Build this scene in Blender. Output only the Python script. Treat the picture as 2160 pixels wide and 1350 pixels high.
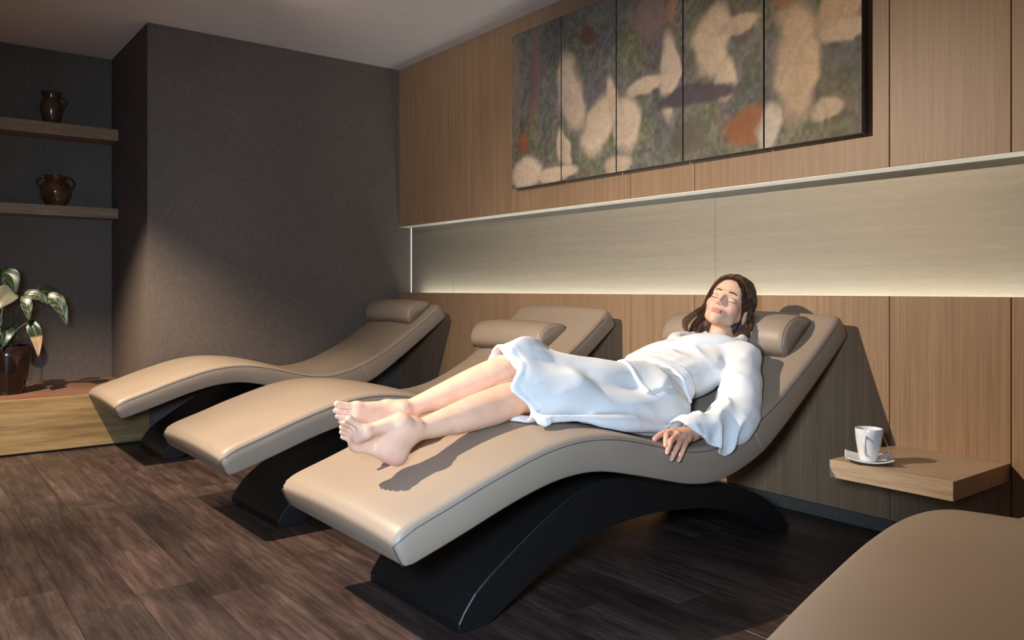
import bpy, bmesh, math, random
import numpy as np
from mathutils import Vector, Matrix

random.seed(4); np.random.seed(4)
S = bpy.context.scene
for o in list(bpy.data.objects):
    bpy.data.objects.remove(o)
COL = S.collection
R = math.radians

# ------------------------------------------------------------------ camera, world, exposure
cam_d = bpy.data.cameras.new('camera'); cam = bpy.data.objects.new('camera', cam_d); COL.objects.link(cam)
cam.location = (0, -3.045, 0.95)
cam.rotation_euler = (R(90), 0, math.atan2(1683, 1305))
cam_d.sensor_width = 36; cam_d.lens = 28.05; cam_d.shift_y = -66/2160
cam_d.clip_start = 0.05
S.camera = cam
S.view_settings.view_transform = 'Standard'; S.view_settings.look = 'None'
S.view_settings.gamma = 1; S.view_settings.use_curve_mapping = False
S.view_settings.exposure = 0.0
w = bpy.data.worlds.new('world'); S.world = w; w.use_nodes = True
w.node_tree.nodes['Background'].inputs[0].default_value = (0.10, 0.12, 0.16, 1)
w.node_tree.nodes['Background'].inputs[1].default_value = 0.12

KEY = Vector((-2.96, -3.15, 2.30))            # the ceiling spotlight that throws the hard shadows
KEY_AIM = Vector((-2.42, -1.42, 0.42))
ld = bpy.data.lights.new('spot_beam', 'SPOT'); key = bpy.data.objects.new('spot_beam', ld); COL.objects.link(key)
ld.energy = 570; ld.color = (1.0, 0.855, 0.69); ld.spot_size = R(112); ld.spot_blend = 1.0; ld.shadow_soft_size = 0.018
key.location = KEY
key.rotation_euler = (KEY_AIM - KEY).to_track_quat('-Z', 'Y').to_euler()
SPOT2 = Vector((-4.45, -3.05, 2.30)); SPOT2_AIM = Vector((-5.0, -2.22, 0.1))   # its twin over the plinth and the left lounger
s2 = bpy.data.lights.new('spot_beam', 'SPOT'); spot2 = bpy.data.objects.new('spot_beam', s2); COL.objects.link(spot2)
s2.energy = 540; s2.color = (1.0, 0.85, 0.68); s2.spot_size = R(72); s2.spot_blend = 0.7; s2.shadow_soft_size = 0.018
spot2.location = SPOT2; spot2.rotation_euler = (SPOT2_AIM-SPOT2).to_track_quat('-Z', 'Y').to_euler()
SPOT3 = Vector((-4.0, -1.95, 2.42)); SPOT3_AIM = Vector((-4.45, 0.0, 1.95))   # added lamp, a weak wash brightening the upper panels
s3 = bpy.data.lights.new('spot_beam', 'SPOT'); spot3 = bpy.data.objects.new('spot_beam', s3); COL.objects.link(spot3)
s3.energy = 34; s3.color = (1.0, 0.80, 0.58); s3.spot_size = R(80); s3.spot_blend = 1.0; s3.shadow_soft_size = 0.03
spot3.location = SPOT3; spot3.rotation_euler = (SPOT3_AIM-SPOT3).to_track_quat('-Z', 'Y').to_euler()
FILL = Vector((-0.20, -3.22, 1.08)); FILL_AIM = Vector((-3.2, -1.3, 0.36))   # cool studio lamp standing beside the camera
fd = bpy.data.lights.new('fill_beam', 'SPOT'); fill = bpy.data.objects.new('fill_beam', fd); COL.objects.link(fill)
fd.energy = 365; fd.color = (0.54, 0.74, 1.0); fd.spot_size = R(80); fd.spot_blend = 0.7; fd.shadow_soft_size = 0.16
fill.location = FILL; fill.rotation_euler = (FILL_AIM-FILL).to_track_quat('-Z', 'Y').to_euler()
LED_STRENGTH = 21.0
FILL_PANE_STRENGTH = 0.7

# ------------------------------------------------------------------ materials
MATS = {}
class NT:
    def __init__(s, name):
        s.m = bpy.data.materials.new(name); s.m.use_nodes = True; s.t = s.m.node_tree
        s.b = s.t.nodes['Principled BSDF']; MATS[name] = s.m
    def n(s, typ, **kw):
        nd = s.t.nodes.new(typ)
        for k, v in kw.items():
            if k.startswith('i_'):
                key_ = k[2:]; key_ = int(key_) if key_.isdigit() else key_.replace('_', ' ')
                nd.inputs[key_].default_value = v
            else: setattr(nd, k, v)
        return nd
    def l(s, a, b): s.t.links.new(a, b)
    def pos(s, scale=(1, 1, 1), rnd=0.0, obj=False):
        if obj:
            c = s.n('ShaderNodeTexCoord').outputs['Object']
        else:
            c = s.n('ShaderNodeNewGeometry').outputs['Position']
        mp = s.n('ShaderNodeMapping'); mp.inputs['Scale'].default_value = scale; s.l(c, mp.inputs['Vector'])
        out = mp.outputs[0]
        if rnd:
            oi = s.n('ShaderNodeObjectInfo'); mu = s.n('ShaderNodeMath', operation='MULTIPLY', i_1=rnd); s.l(oi.outputs['Random'], mu.inputs[0])
            ad = s.n('ShaderNodeVectorMath', operation='ADD'); s.l(out, ad.inputs[0]); s.l(mu.outputs[0], ad.inputs[1]); out = ad.outputs[0]
        return out
    def noise(s, vec, scale, detail=4, rough=0.55, dist=0.0):
        nd = s.n('ShaderNodeTexNoise'); nd.inputs['Scale'].default_value = scale; nd.inputs['Detail'].default_value = detail
        nd.inputs['Roughness'].default_value = rough; nd.inputs['Distortion'].default_value = dist
        s.l(vec, nd.inputs['Vector']); return nd.outputs[0]
    def ramp(s, fac, stops):
        r = s.n('ShaderNodeValToRGB'); e = r.color_ramp.elements
        while len(e) < len(stops): e.new(0.5)
        for el, (p, c) in zip(e, stops): el.position = p; el.color = (*c, 1)
        s.l(fac, r.inputs[0]); return r.outputs[0]
    def mix(s, a, b, fac, mode='MIX'):
        m = s.n('ShaderNodeMix', data_type='RGBA', blend_type=mode)
        if isinstance(fac, float): m.inputs[0].default_value = fac
        else: s.l(fac, m.inputs[0])
        for v, i in ((a, 6), (b, 7)):
            if isinstance(v, tuple): m.inputs[i].default_value = (*v, 1)
            else: s.l(v, m.inputs[i])
        return m.outputs[2]
    def col(s, c):
        if isinstance(c, tuple): s.b.inputs['Base Color'].default_value = (*c, 1)
        else: s.l(c, s.b.inputs['Base Color'])
    def set(s, rough=0.5, metal=0.0, spec=0.5):
        s.b.inputs['Roughness'].default_value = rough; s.b.inputs['Metallic'].default_value = metal
        s.b.inputs['Specular IOR Level'].default_value = spec
    def bump(s, h, strength=0.2, dist=0.002):
        b = s.n('ShaderNodeBump'); b.inputs['Strength'].default_value = strength; b.inputs['Distance'].default_value = dist
        s.l(h, b.inputs['Height']); s.l(b.outputs[0], s.b.inputs['Normal'])

def plain(name, c, rough=0.5, metal=0.0, spec=0.5, nscale=60, nvar=0.12, bump=0.0):
    t = NT(name); v = t.pos(obj=True); n = t.noise(v, nscale, 3)
    lo = tuple(x*(1-nvar) for x in c); hi = tuple(min(1, x*(1+nvar)) for x in c)
    t.col(t.ramp(n, [(0.3, lo), (0.7, hi)])); t.set(rough, metal, spec)
    if bump: t.bump(n, bump, 0.001)
    return t.m

def oak(name, scale, c1, c2, c3, rough=0.45, fine=1.0, mulf=0.42):
    """straight-grained veneer, the grain runs along the axis with the smallest scale"""
    t = NT(name); v = t.pos(scale, rnd=7.0)
    a = t.noise(v, 1.0*fine, 5, 0.65, 0.3); b = t.noise(v, 3.6*fine, 3, 0.6)
    broad = t.noise(t.pos((1, 1, .5), rnd=3.0), 1.7, 2)
    m = t.mix(t.ramp(a, [(0.3, c1), (0.52, c2), (0.72, c3)]), t.ramp(b, [(0.36, (.45, .42, .38)), (0.56, (1, 1, 1))]), mulf, 'MULTIPLY')
    m = t.mix(m, t.ramp(broad, [(0.3, (.84, .82, .80)), (0.7, (1.06, 1.05, 1.03))]), 0.8, 'MULTIPLY')
    t.col(m); t.set(rough, 0, 0.4); t.bump(b, 0.12, 0.001); return t.m

M_PANEL = oak('oak_panel', (75, 75, 1.1), (.280, .170, .094), (.330, .206, .118), (.38, .250, .150), mulf=0.30)
M_SHELF = oak('oak_shelf', (70, 3.0, 70), (.20, .12, .06), (.29, .18, .095), (.35, .225, .13))
M_TABLE = oak('oak_table', (2.0, 60, 60), (.38, .26, .165), (.47, .33, .21), (.54, .39, .26))
M_PLINTH = oak('zebrano_plinth', (30, 1.4, 26), (.17, .095, .03), (.31, .19, .07), (.44, .29, .125), fine=1.0)

def floor_mat():
    t = NT('floor_plank'); v = t.pos((1.2, 14, 1), rnd=31.0); g = t.noise(v, 2.2, 6, 0.65, 0.5)
    f = t.noise(t.pos((6, 110, 1), rnd=13.0), 1.0, 4, 0.7, 0.8)
    patch = t.noise(t.pos((1.6, 3.2, 1), rnd=17.0), 1.5, 4, 0.6, 0.4)
    c = t.ramp(g, [(0.28, (.028, .016, .013)), (0.5, (.063, .039, .031)), (0.75, (.118, .080, .066))])
    c = t.mix(c, t.ramp(f, [(0.35, (.35, .33, .32)), (0.6, (1, 1, 1))]), 0.55, 'MULTIPLY')
    c = t.mix(c, t.ramp(patch, [(0.32, (.45, .43, .43)), (0.55, (1, 1, 1)), (0.76, (1.75, 1.65, 1.6))]), 0.8, 'MULTIPLY')
    oi = t.n('ShaderNodeObjectInfo')
    c = t.mix(c, t.ramp(oi.outputs['Random'], [(0, (.62, .62, .64)), (1, (1.15, 1.1, 1.06))]), 0.9, 'MULTIPLY')
    scr = t.noise(t.pos((3, 9, 1), rnd=5.0), 9, 5, 0.75, 1.5)
    c = t.mix(c, (.30, .22, .19), t.ramp(scr, [(0.66, (0, 0, 0)), (0.78, (.55, .55, .55))]))
    t.col(c); t.set(0.42, 0, 0.4); t.bump(f, 0.18, 0.001)
floor_mat(); M_FLOOR = MATS['floor_plank']

def wall_mat():
    t = NT('woven_wallpaper')
    a = t.noise(t.pos((220, 220, 30)), 1.0, 2); b = t.noise(t.pos((40, 40, 260)), 1.0, 2); k = t.noise(t.pos(), 1.3, 3)
    c = t.mix(t.ramp(a, [(0.3, (.115, .088, .070)), (0.7, (.155, .121, .097))]), t.ramp(b, [(0.3, (.75, .75, .75)), (0.7, (1.1, 1.1, 1.1))]), 0.7, 'MULTIPLY')
    c = t.mix(c, t.ramp(k, [(0.3, (.9, .9, .9)), (0.7, (1.06, 1.05, 1.04))]), 1.0, 'MULTIPLY')
    t.col(c); t.set(0.7, 0, 0.25); t.bump(b, 0.15, 0.0006)
wall_mat(); M_WALL = MATS['woven_wallpaper']

def niche_mat():
    t = NT('brushed_niche'); a = t.noise(t.pos((16, 16, 620)), 1.0, 3, 0.7); b = t.noise(t.pos((1.2, 1.2, 40)), 1.0, 2)
    sc = t.noise(t.pos((14, 14, 420)), 1.0, 4, 0.8)
    c = t.mix(t.ramp(a, [(0.3, (.245, .212, .160)), (0.7, (.30, .262, .20))]), t.ramp(b, [(0.3, (.92, .92, .92)), (0.7, (1.05, 1.05, 1.05))]), 0.8, 'MULTIPLY')
    c = t.mix(c, (.62, .58, .50), t.ramp(sc, [(0.62, (0, 0, 0)), (0.74, (.5, .5, .5))]))
    t.col(c); t.set(0.5, 0.15, 0.4); t.bump(a, 0.2, 0.0006)
niche_mat(); M_NICHE = MATS['brushed_niche']
M_CEIL = plain('ceiling_paint', (.70, .66, .64), 0.9, 0, 0.2, 8, 0.03)
M_WHITE = plain('white_trim', (.80, .78, .72), 0.5, 0, 0.3, 20, 0.03)
M_DARK = plain('shadow_gap', (.015, .014, .013), 0.7, 0, 0.2)
M_BASEB = plain('dark_baseboard', (.10, .085, .07), 0.5, 0, 0.3)
M_BASE = plain('black_lacquer', (.006, .0055, .005), 0.5, 0, 0.45, 90, 0.2)

def leather(name, c):
    t = NT(name); v = t.pos(obj=True); n = t.noise(v, 620, 3, 0.6); k = t.noise(v, 3.0, 3)
    t.col(t.ramp(k, [(0.3, tuple(x*0.94 for x in c)), (0.7, tuple(x*1.05 for x in c))])); t.set(0.47, 0, 0.42); t.bump(n, 0.10, 0.0006); return t.m
M_LEATHER = leather('taupe_leather', (.298, .224, .162))
M_SEAM = plain('seam_thread', (.055, .05, .05), 0.7)
M_SEAML = plain('pale_seam', (.5, .47, .44), 0.6)
def terry():
    t = NT('white_terry'); v = t.pos(obj=True); n = t.noise(v, 520, 2, 0.7); k = t.noise(v, 60, 3)
    t.col(t.ramp(k, [(0.3, (.775, .748, .712)), (0.7, (.80, .773, .737))])); t.set(0.95, 0, 0.1)
    t.b.inputs['Sheen Weight'].default_value = 0.15
    t.bump(n, 0.45, 0.0018); return t.m
M_ROBE = terry()
def skin_mat():
    t = NT('skin'); a = t.n('ShaderNodeVertexColor', layer_name='Col'); v = t.pos(obj=True); n = t.noise(v, 26, 4); f = t.noise(v, 700, 2)
    c = t.mix(a.outputs[0], t.ramp(n, [(0.3, (.93, .86, .84)), (0.7, (1.04, 1.04, 1.03))]), 1.0, 'MULTIPLY')
    t.col(c); t.set(0.54, 0, 0.36); t.b.inputs['Subsurface Weight'].default_value = 0.12
    t.b.inputs['Subsurface Radius'].default_value = (1.0, 0.35, 0.2); t.b.inputs['Subsurface Scale'].default_value = 0.012
    t.bump(f, 0.06, 0.0005); return t.m
M_SKIN = skin_mat()
def hair_mat():
    t = NT('brown_hair'); a = t.n('ShaderNodeVertexColor', layer_name='Col'); t.col(a.outputs[0]); t.set(0.5, 0, 0.3); return t.m
M_HAIR = hair_mat()
M_BROW = plain('dark_brow', (.055, .028, .016), 0.7)
M_NAIL = plain('fingernail', (.62, .42, .36), 0.25, 0, 0.5, 40, 0.04)
M_CERAMIC = plain('white_porcelain', (.80, .79, .78), 0.18, 0, 0.5, 20, 0.02)
M_TEA = plain('tea', (.16, .06, .02), 0.1)
M_PAPER = plain('tag_paper', (.78, .77, .75), 0.8)
M_INK = plain('tag_ink', (.07, .045, .03), 0.8)
def glaze(name, c1, c2, sc):
    t = NT(name); n = t.noise(t.pos(obj=True), sc, 4, 0.6, 0.4); t.col(t.ramp(n, [(0.35, c1), (0.65, c2)])); t.set(0.16, 0, 0.5); return t.m
M_POT = glaze('dark_glaze', (.004, .003, .003), (.016, .007, .004), 7)
M_VASE1 = glaze('brown_earthenware', (.06, .03, .016), (.11, .055, .028), 9); 
M_VASE2 = glaze('amber_glaze', (.05, .022, .010), (.15, .065, .022), 9)
M_SOIL = plain('potting_soil', (.03, .022, .016), 0.95, 0, 0.1, 90, 0.4, 0.5)
def leafm():
    t = NT('variegated_leaf'); a = t.n('ShaderNodeVertexColor', layer_name='Col'); t.col(a.outputs[0]); t.set(0.36, 0, 0.32); return t.m
M_LEAF = leafm(); M_STEM = plain('stem_green', (.03, .045, .018), 0.5)
def emit(name, c, s):
    t = NT(name); t.col((0.02, 0.02, 0.02)); t.b.inputs['Emission Color'].default_value = (*c, 1); t.b.inputs['Emission Strength'].default_value = s; return t.m
M_LED = emit('led_strip', (1.0, .99, .91), LED_STRENGTH)
M_LED2 = emit('led_strip_corner', (1.0, .99, .91), LED_STRENGTH*0.05)
M_FILL_PANE = emit('added_fill_glow', (.60, .76, 1.0), FILL_PANE_STRENGTH)  # added fill glow, no daylight source known there
def canvas_mat():
    t = NT('painted_canvas'); a = t.n('ShaderNodeVertexColor', layer_name='Col'); v = t.pos((1, 1, 1.0))
    br = t.noise(t.pos((90, 90, 45)), 1.0, 4, 0.7, 1.2); b2 = t.noise(v, 22, 4, 0.6, 0.8); wv = t.noise(v, 700, 1)
    c = t.mix(a.outputs[0], t.ramp(br, [(0.3, (.55, .53, .52)), (0.7, (1.35, 1.33, 1.3))]), 0.3, 'MULTIPLY')
    c = t.mix(c, t.ramp(b2, [(0.3, (.75, .76, .8)), (0.7, (1.15, 1.13, 1.08))]), 0.7, 'MULTIPLY')
    t.col(c); t.set(0.6, 0, 0.3); t.bump(wv, 0.15, 0.0005); return t.m
M_CANVAS = canvas_mat(); M_CEDGE = plain('canvas_edge', (.05, .045, .04), 0.8)
M_METAL = plain('black_metal', (.03, .03, .03), 0.4, 0.6)

# ------------------------------------------------------------------ helpers
def tag(o, label=None, cat=None, group=None, kind=None):
    if label: o['label'] = label
    if cat: o['category'] = cat
    if group: o['group'] = group
    if kind: o['kind'] = kind
    return o
def empty(name, loc=(0, 0, 0), rz=0):
    o = bpy.data.objects.new(name, None); COL.objects.link(o); o.location = loc; o.rotation_euler.z = rz; o.empty_display_size = 0.1; return o
def link(name, me, mat, parent=None, smooth=False, world=True):
    o = bpy.data.objects.new(name, me); COL.objects.link(o)
    if mat and not me.materials: me.materials.append(mat)
    if smooth:
        for p in me.polygons: p.use_smooth = True
    if parent:
        o.parent = parent
        if world: o.matrix_parent_inverse = Matrix.LocRotScale(parent.location, parent.rotation_euler, None).inverted()
    return o
def mesh_from(name, v, f):
    me = bpy.data.meshes.new(name); me.from_pydata([tuple(p) for p in v], [], [tuple(q) for q in f]); me.update(); return me
def box(name, lo, hi, mat, parent=None, bev=0.0, seg=2):
    bm = bmesh.new(); bmesh.ops.create_cube(bm, size=1)
    for v in bm.verts:
        v.co = Vector([lo[i] + (v.co[i]+0.5)*(hi[i]-lo[i]) for i in range(3)])
    if bev: bmesh.ops.bevel(bm, geom=bm.edges[:], offset=bev, segments=seg, affect='EDGES', profile=0.7)
    me = bpy.data.meshes.new(name); bm.to_mesh(me); bm.free()
    return link(name, me, mat, parent)
def tube(pts, radii, n=8, caps=True):
    pts = [np.array(p, float) for p in pts]; V = []; Fc = []
    up = np.array([0.13, 0.21, 0.97])
    for i, p in enumerate(pts):
        t = pts[min(i+1, len(pts)-1)] - pts[max(i-1, 0)]; t = t/(np.linalg.norm(t)+1e-9)
        a = np.cross(t, up); a = a/(np.linalg.norm(a)+1e-9); b = np.cross(t, a)
        r = radii[i] if hasattr(radii, '__len__') else radii
        for k in range(n):
            th = 2*math.pi*k/n; V.append(p + r*(math.cos(th)*a + math.sin(th)*b))
    for i in range(len(pts)-1):
        for k in range(n):
            Fc.append((i*n+k, i*n+(k+1) % n, (i+1)*n+(k+1) % n, (i+1)*n+k))
    if caps:
        Fc.append(tuple(range(n-1, -1, -1))); Fc.append(tuple(range((len(pts)-1)*n, len(pts)*n)))
    return V, Fc
def lathe(name, prof, mat, parent=None, n=40, loc=(0, 0, 0)):
    V = []; Fc = []
    for r, z in prof:
        for k in range(n):
            th = 2*math.pi*k/n; V.append((loc[0]+r*math.cos(th), loc[1]+r*math.sin(th), loc[2]+z))
    for i in range(len(prof)-1):
        for k in range(n):
            Fc.append((i*n+k, i*n+(k+1) % n, (i+1)*n+(k+1) % n, (i+1)*n+k))
    return link(name, mesh_from(name, V, Fc), mat, parent, smooth=True)
def spline(pts, n):
    """Catmull-Rom resample to n points evenly by arc length"""
    P = np.array(pts, float); E = np.vstack([2*P[0]-P[1], P, 2*P[-1]-P[-2]]); out = []
    for i in range(1, len(E)-2):
        for t in np.linspace(0, 1, 24, endpoint=False):
            p0, p1, p2, p3 = E[i-1], E[i], E[i+1], E[i+2]
            out.append(0.5*((2*p1)+(-p0+p2)*t+(2*p0-5*p1+4*p2-p3)*t*t+(-p0+3*p1-3*p2+p3)*t**3))
    out.append(P[-1]); out = np.array(out)
    L = np.r_[0, np.cumsum(np.linalg.norm(np.diff(out, axis=0), axis=1))]
    s = np.linspace(0, L[-1], n)
    return np.stack([np.interp(s, L, out[:, k]) for k in range(P.shape[1])], 1)
def smooth1(a, k=2):
    for _ in range(k):
        b = a.copy(); b[1:-1] = 0.25*a[:-2]+0.5*a[1:-1]+0.25*a[2:]; a = b
    return a
def set_col(me, cols):
    at = me.color_attributes.new('Col', 'FLOAT_COLOR', 'POINT')
    c = np.ones((len(me.vertices), 4), np.float32); c[:, :3] = cols; at.data.foreach_set('color', c.ravel())

# ------------------------------------------------------------------ signed-distance modelling (smooth unions, then surface nets)
def smin(a, b, k):
    h = np.clip(0.5+0.5*(b-a)/k, 0, 1); return b+(a-b)*h-k*h*(1-h)
class Field:
    def __init__(s, lo, hi, h):
        s.lo = np.array(lo, float); s.h = h
        s.n = np.ceil((np.array(hi)-s.lo)/h).astype(int)+1
        s.ax = [(s.lo[i]+h*np.arange(s.n[i])).astype(np.float32) for i in range(3)]
        s.V = np.full(tuple(s.n), 0.5, np.float32)
    def sub(s, lo, hi):
        a = np.clip(np.floor((np.array(lo)-s.lo)/s.h).astype(int), 0, s.n); b = np.clip(np.ceil((np.array(hi)-s.lo)/s.h).astype(int)+1, 0, s.n)
        return tuple(slice(i, j) for i, j in zip(a, b))
    def grid(s, sl): return s.ax[0][sl[0]][:, None, None], s.ax[1][sl[1]][None, :, None], s.ax[2][sl[2]][None, None, :]
    def put(s, d, sl, k, sign=1):
        if sign > 0: s.V[sl] = smin(s.V[sl], d, k)
        else: s.V[sl] = -smin(-s.V[sl], d, k)
    def cap(s, a, b, ra, rb, k=0.01, sign=1):
        a = np.array(a, np.float32); b = np.array(b, np.float32); m = max(ra, rb)+k*1.3+0.02
        sl = s.sub(np.minimum(a, b)-m, np.maximum(a, b)+m)
        if any(q.stop <= q.start for q in sl): return s
        X, Y, Z = s.grid(sl); ba = b-a; L = max(float(ba@ba), 1e-9)
        t = np.clip(((X-a[0])*ba[0]+(Y-a[1])*ba[1]+(Z-a[2])*ba[2])/L, 0, 1)
        d = np.sqrt((X-a[0]-t*ba[0])**2+(Y-a[1]-t*ba[1])**2+(Z-a[2]-t*ba[2])**2)-(ra+t*(rb-ra))
        s.put(d.astype(np.float32), sl, k, sign); return s
    def chain(s, pts, rs, k=0.01):
        q = spline([(*p, r) for p, r in zip(pts, rs)], max(6, 5*len(pts))) if len(pts) > 2 else np.array([(*p, r) for p, r in zip(pts, rs)], float)
        m = float(max(rs))+k*1.3+0.02; sl = s.sub(q[:, :3].min(0)-m, q[:, :3].max(0)+m)
        if any(z.stop <= z.start for z in sl): return s
        X, Y, Z = s.grid(sl); D = None
        for i in range(len(q)-1):
            a, b = q[i], q[i+1]; ba = (b-a)[:3].astype(np.float32); L = max(float(ba@ba), 1e-9); a = a.astype(np.float32)
            t = np.clip(((X-a[0])*ba[0]+(Y-a[1])*ba[1]+(Z-a[2])*ba[2])/np.float32(L), 0, 1)
            d = np.sqrt((X-a[0]-t*ba[0])**2+(Y-a[1]-t*ba[1])**2+(Z-a[2]-t*ba[2])**2)-(a[3]+t*np.float32(b[3]-a[3]))
            D = d if D is None else np.minimum(D, d)
        s.put(D.astype(np.float32), sl, k); return s
    def ell(s, c, r, k=0.01, rot=None, sign=1):
        c = np.array(c, np.float32); r = np.array(r, np.float32); m = float(r.max())+k*1.3+0.02
        sl = s.sub(c-m, c+m)
        if any(q.stop <= q.start for q in sl): return s
        X, Y, Z = s.grid(sl); X = X-c[0]; Y = Y-c[1]; Z = Z-c[2]
        if rot is not None:
            M = np.array(rot, np.float32)      # rows are the local axes
            X, Y, Z = (M[i, 0]*X+M[i, 1]*Y+M[i, 2]*Z for i in range(3))
        k0 = np.sqrt((X/r[0])**2+(Y/r[1])**2+(Z/r[2])**2)+1e-6; k1 = np.sqrt((X/r[0]**2)**2+(Y/r[1]**2)**2+(Z/r[2]**2)**2)+1e-6
        s.put((k0*(k0-1)/k1).astype(np.float32), sl, k, sign); return s
    def mesh(s, V=None):
        V = s.V if V is None else V
        I = V < 0; nx, ny, nz = V.shape
        cnt = np.zeros((nx-1, ny-1, nz-1), np.int8)
        for dx in (0, 1):
            for dy in (0, 1):
                for dz in (0, 1): cnt += I[dx:nx-1+dx, dy:ny-1+dy, dz:nz-1+dz]
        act = (cnt > 0) & (cnt < 8); ci, cj, ck = np.nonzero(act); N = len(ci)
        idx = np.full(act.shape, -1, np.int32); idx[ci, cj, ck] = np.arange(N)
        acc = np.zeros((N, 3)); num = np.zeros(N)
        cor = [(a, b, c) for a in (0, 1) for b in (0, 1) for c in (0, 1)]
        vals = {c: V[ci+c[0], cj+c[1], ck+c[2]] for c in cor}
        for a in cor:
            for ax in range(3):
                if a[ax] == 0:
                    b = list(a); b[ax] = 1; b = tuple(b); va, vb = vals[a], vals[b]; m = (va < 0) != (vb < 0)
                    t = np.where(m, va/np.where(m, va-vb, 1), 0)
                    p = np.tile(np.array(a, float), (N, 1)); p[:, ax] += t; acc[m] += p[m]; num[m] += 1
        P = s.lo+s.h*(np.stack([ci, cj, ck], 1)+acc/num[:, None])
        F = []
        for ax in range(3):
            sl0 = [slice(None)]*3; sl1 = [slice(None)]*3; sl0[ax] = slice(0, -1); sl1[ax] = slice(1, None)
            A = I[tuple(sl0)]; B = I[tuple(sl1)]; ed = A != B
            u, v = [(1, 2), (2, 0), (0, 1)][ax]
            e = np.stack(np.nonzero(ed), 1); inside = A[tuple(e.T)]
            ok = (e[:, u] > 0) & (e[:, v] > 0) & (e[:, u] < V.shape[u]-1) & (e[:, v] < V.shape[v]-1); e = e[ok]; inside = inside[ok]
            def cell(du, dv):
                q = e.copy(); q[:, u] += du; q[:, v] += dv; return idx[tuple(q.T)]
            q = np.stack([cell(-1, -1), cell(0, -1), cell(0, 0), cell(-1, 0)], 1)
            q[~inside] = q[~inside][:, ::-1]; F.append(q)
        return P, np.concatenate(F)
def np_mesh(name, P, F):
    me = bpy.data.meshes.new(name); F = np.asarray(F, np.int32)
    me.vertices.add(len(P)); me.vertices.foreach_set('co', np.asarray(P, np.float32).ravel())
    me.loops.add(F.size); me.loops.foreach_set('vertex_index', F.ravel())
    me.polygons.add(len(F)); me.polygons.foreach_set('loop_start', np.arange(0, F.size, 4, dtype=np.int32))
    me.polygons.foreach_set('use_smooth', np.ones(len(F), bool))
    me.update(); me.validate(); return me
def lap(P, F, it=2, lam=0.5):
    E = np.concatenate([F[:, [0, 1]], F[:, [1, 2]], F[:, [2, 3]], F[:, [3, 0]]]); E = np.concatenate([E, E[:, ::-1]]); n = len(P)
    deg = np.bincount(E[:, 0], minlength=n)[:, None].clip(1)
    for _ in range(it):
        S_ = np.stack([np.bincount(E[:, 0], weights=P[E[:, 1], k], minlength=n) for k in range(3)], 1)/deg; P = P+lam*(S_-P)
    return P
def join(parts):
    P = []; F = []; n = 0
    for p, f in parts: P.append(p); F.append(np.asarray(f)+n); n += len(p)
    return np.concatenate(P), np.concatenate(F)
LAT = np.random.RandomState(11).rand(32, 32, 32).astype(np.float32)
def vnoise(x, y, z):
    xi = np.floor(x).astype(int); yi = np.floor(y).astype(int); zi = np.floor(z).astype(int)
    fx = x-xi; fy = y-yi; fz = z-zi; fx = fx*fx*(3-2*fx); fy = fy*fy*(3-2*fy); fz = fz*fz*(3-2*fz)
    g = lambda a, b, c: LAT[(xi+a) % 32, (yi+b) % 32, (zi+c) % 32]
    x00 = g(0, 0, 0)*(1-fx)+g(1, 0, 0)*fx; x10 = g(0, 1, 0)*(1-fx)+g(1, 1, 0)*fx
    x01 = g(0, 0, 1)*(1-fx)+g(1, 0, 1)*fx; x11 = g(0, 1, 1)*(1-fx)+g(1, 1, 1)*fx
    return (x00*(1-fy)+x10*fy)*(1-fz)+(x01*(1-fy)+x11*fy)*fz

# ------------------------------------------------------------------ the room
XL, XR, YB, YF, ZC = -5.335, 2.70, 0.0, -5.60, 2.615
NX, NY0, NY1 = -6.37, -1.79, -4.40             # recess in the left wall
floor = tag(box('floor', (XL-1.1, YF, -0.10), (XR, 0.12, -0.004), M_DARK), kind='structure')
plank_cache = {}
def plank(x0, x1, y0, y1):
    key_ = round(x1-x0, 2)
    bm = bmesh.new(); g = 0.0005
    me = bpy.data.meshes.new('floor_plank')
    a = [(x0+g, y0+g), (x1-g, y0+g), (x1-g, y1-g), (x0+g, y1-g)]; b = 0.0009
    c = [(x0+g+b, y0+g+b), (x1-g-b, y0+g+b), (x1-g-b, y1-g-b), (x0+g+b, y1-g-b)]
    V = [(x, y, -0.004) for x, y in a]+[(x, y, -0.001) for x, y in a]+[(x, y, 0) for x, y in c]
    Fc = [(8, 9, 10, 11)]+[(i, (i+1) % 4, 4+(i+1) % 4, 4+i) for i in range(4)]+[(4+i, 4+(i+1) % 4, 8+(i+1) % 4, 8+i) for i in range(4)]
    me.from_pydata(V, [], Fc); bm.free()
    link('floor_plank', me, M_FLOOR, floor, world=False)
row = 0; y1 = 0.105
ends = {12: -3.74, 13: -3.90, 14: -3.83, 11: -3.26, 10: -2.715}
while y1 > YF+0.02:
    y0 = max(y1-0.1825, YF+0.01); off = ends.get(row, -3.6+(row*0.537) % 1.22)
    x = off-1.22*3
    while x < XR:
        a = max(x, XL-1.09); b = min(x+1.22, XR-0.01)
        if b-a > 0.03: plank(a, b, y0, y1)
        x += 1.22
    row += 1; y1 = y0

tag(box('ceiling', (XL-1.1, YF, ZC), (XR, 0.12, ZC+0.1), M_CEIL), kind='structure')
wl = tag(box('wall_left', (XL-0.12, NY0, 0), (XL, 0.16, ZC), M_WALL), kind='structure')
tag(box('wall_left_front', (XL-0.12, YF, 0), (XL, NY1, ZC), M_WALL), kind='structure')
tag(box('wall_recess_back', (NX-0.1, NY1, 0), (NX, NY0, ZC), M_WALL), kind='structure')
tag(box('wall_recess_side', (NX, NY0, 0), (XL-0.121, NY0+0.1, ZC), M_WALL), kind='structure')
tag(box('wall_recess_end', (NX, NY1-0.1, 0), (XL-0.121, NY1, ZC), M_WALL), kind='structure')
tag(box('wall_rear', (XL-0.1, YF-0.1, 0), (XR, YF, ZC), M_WALL), kind='structure')
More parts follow.
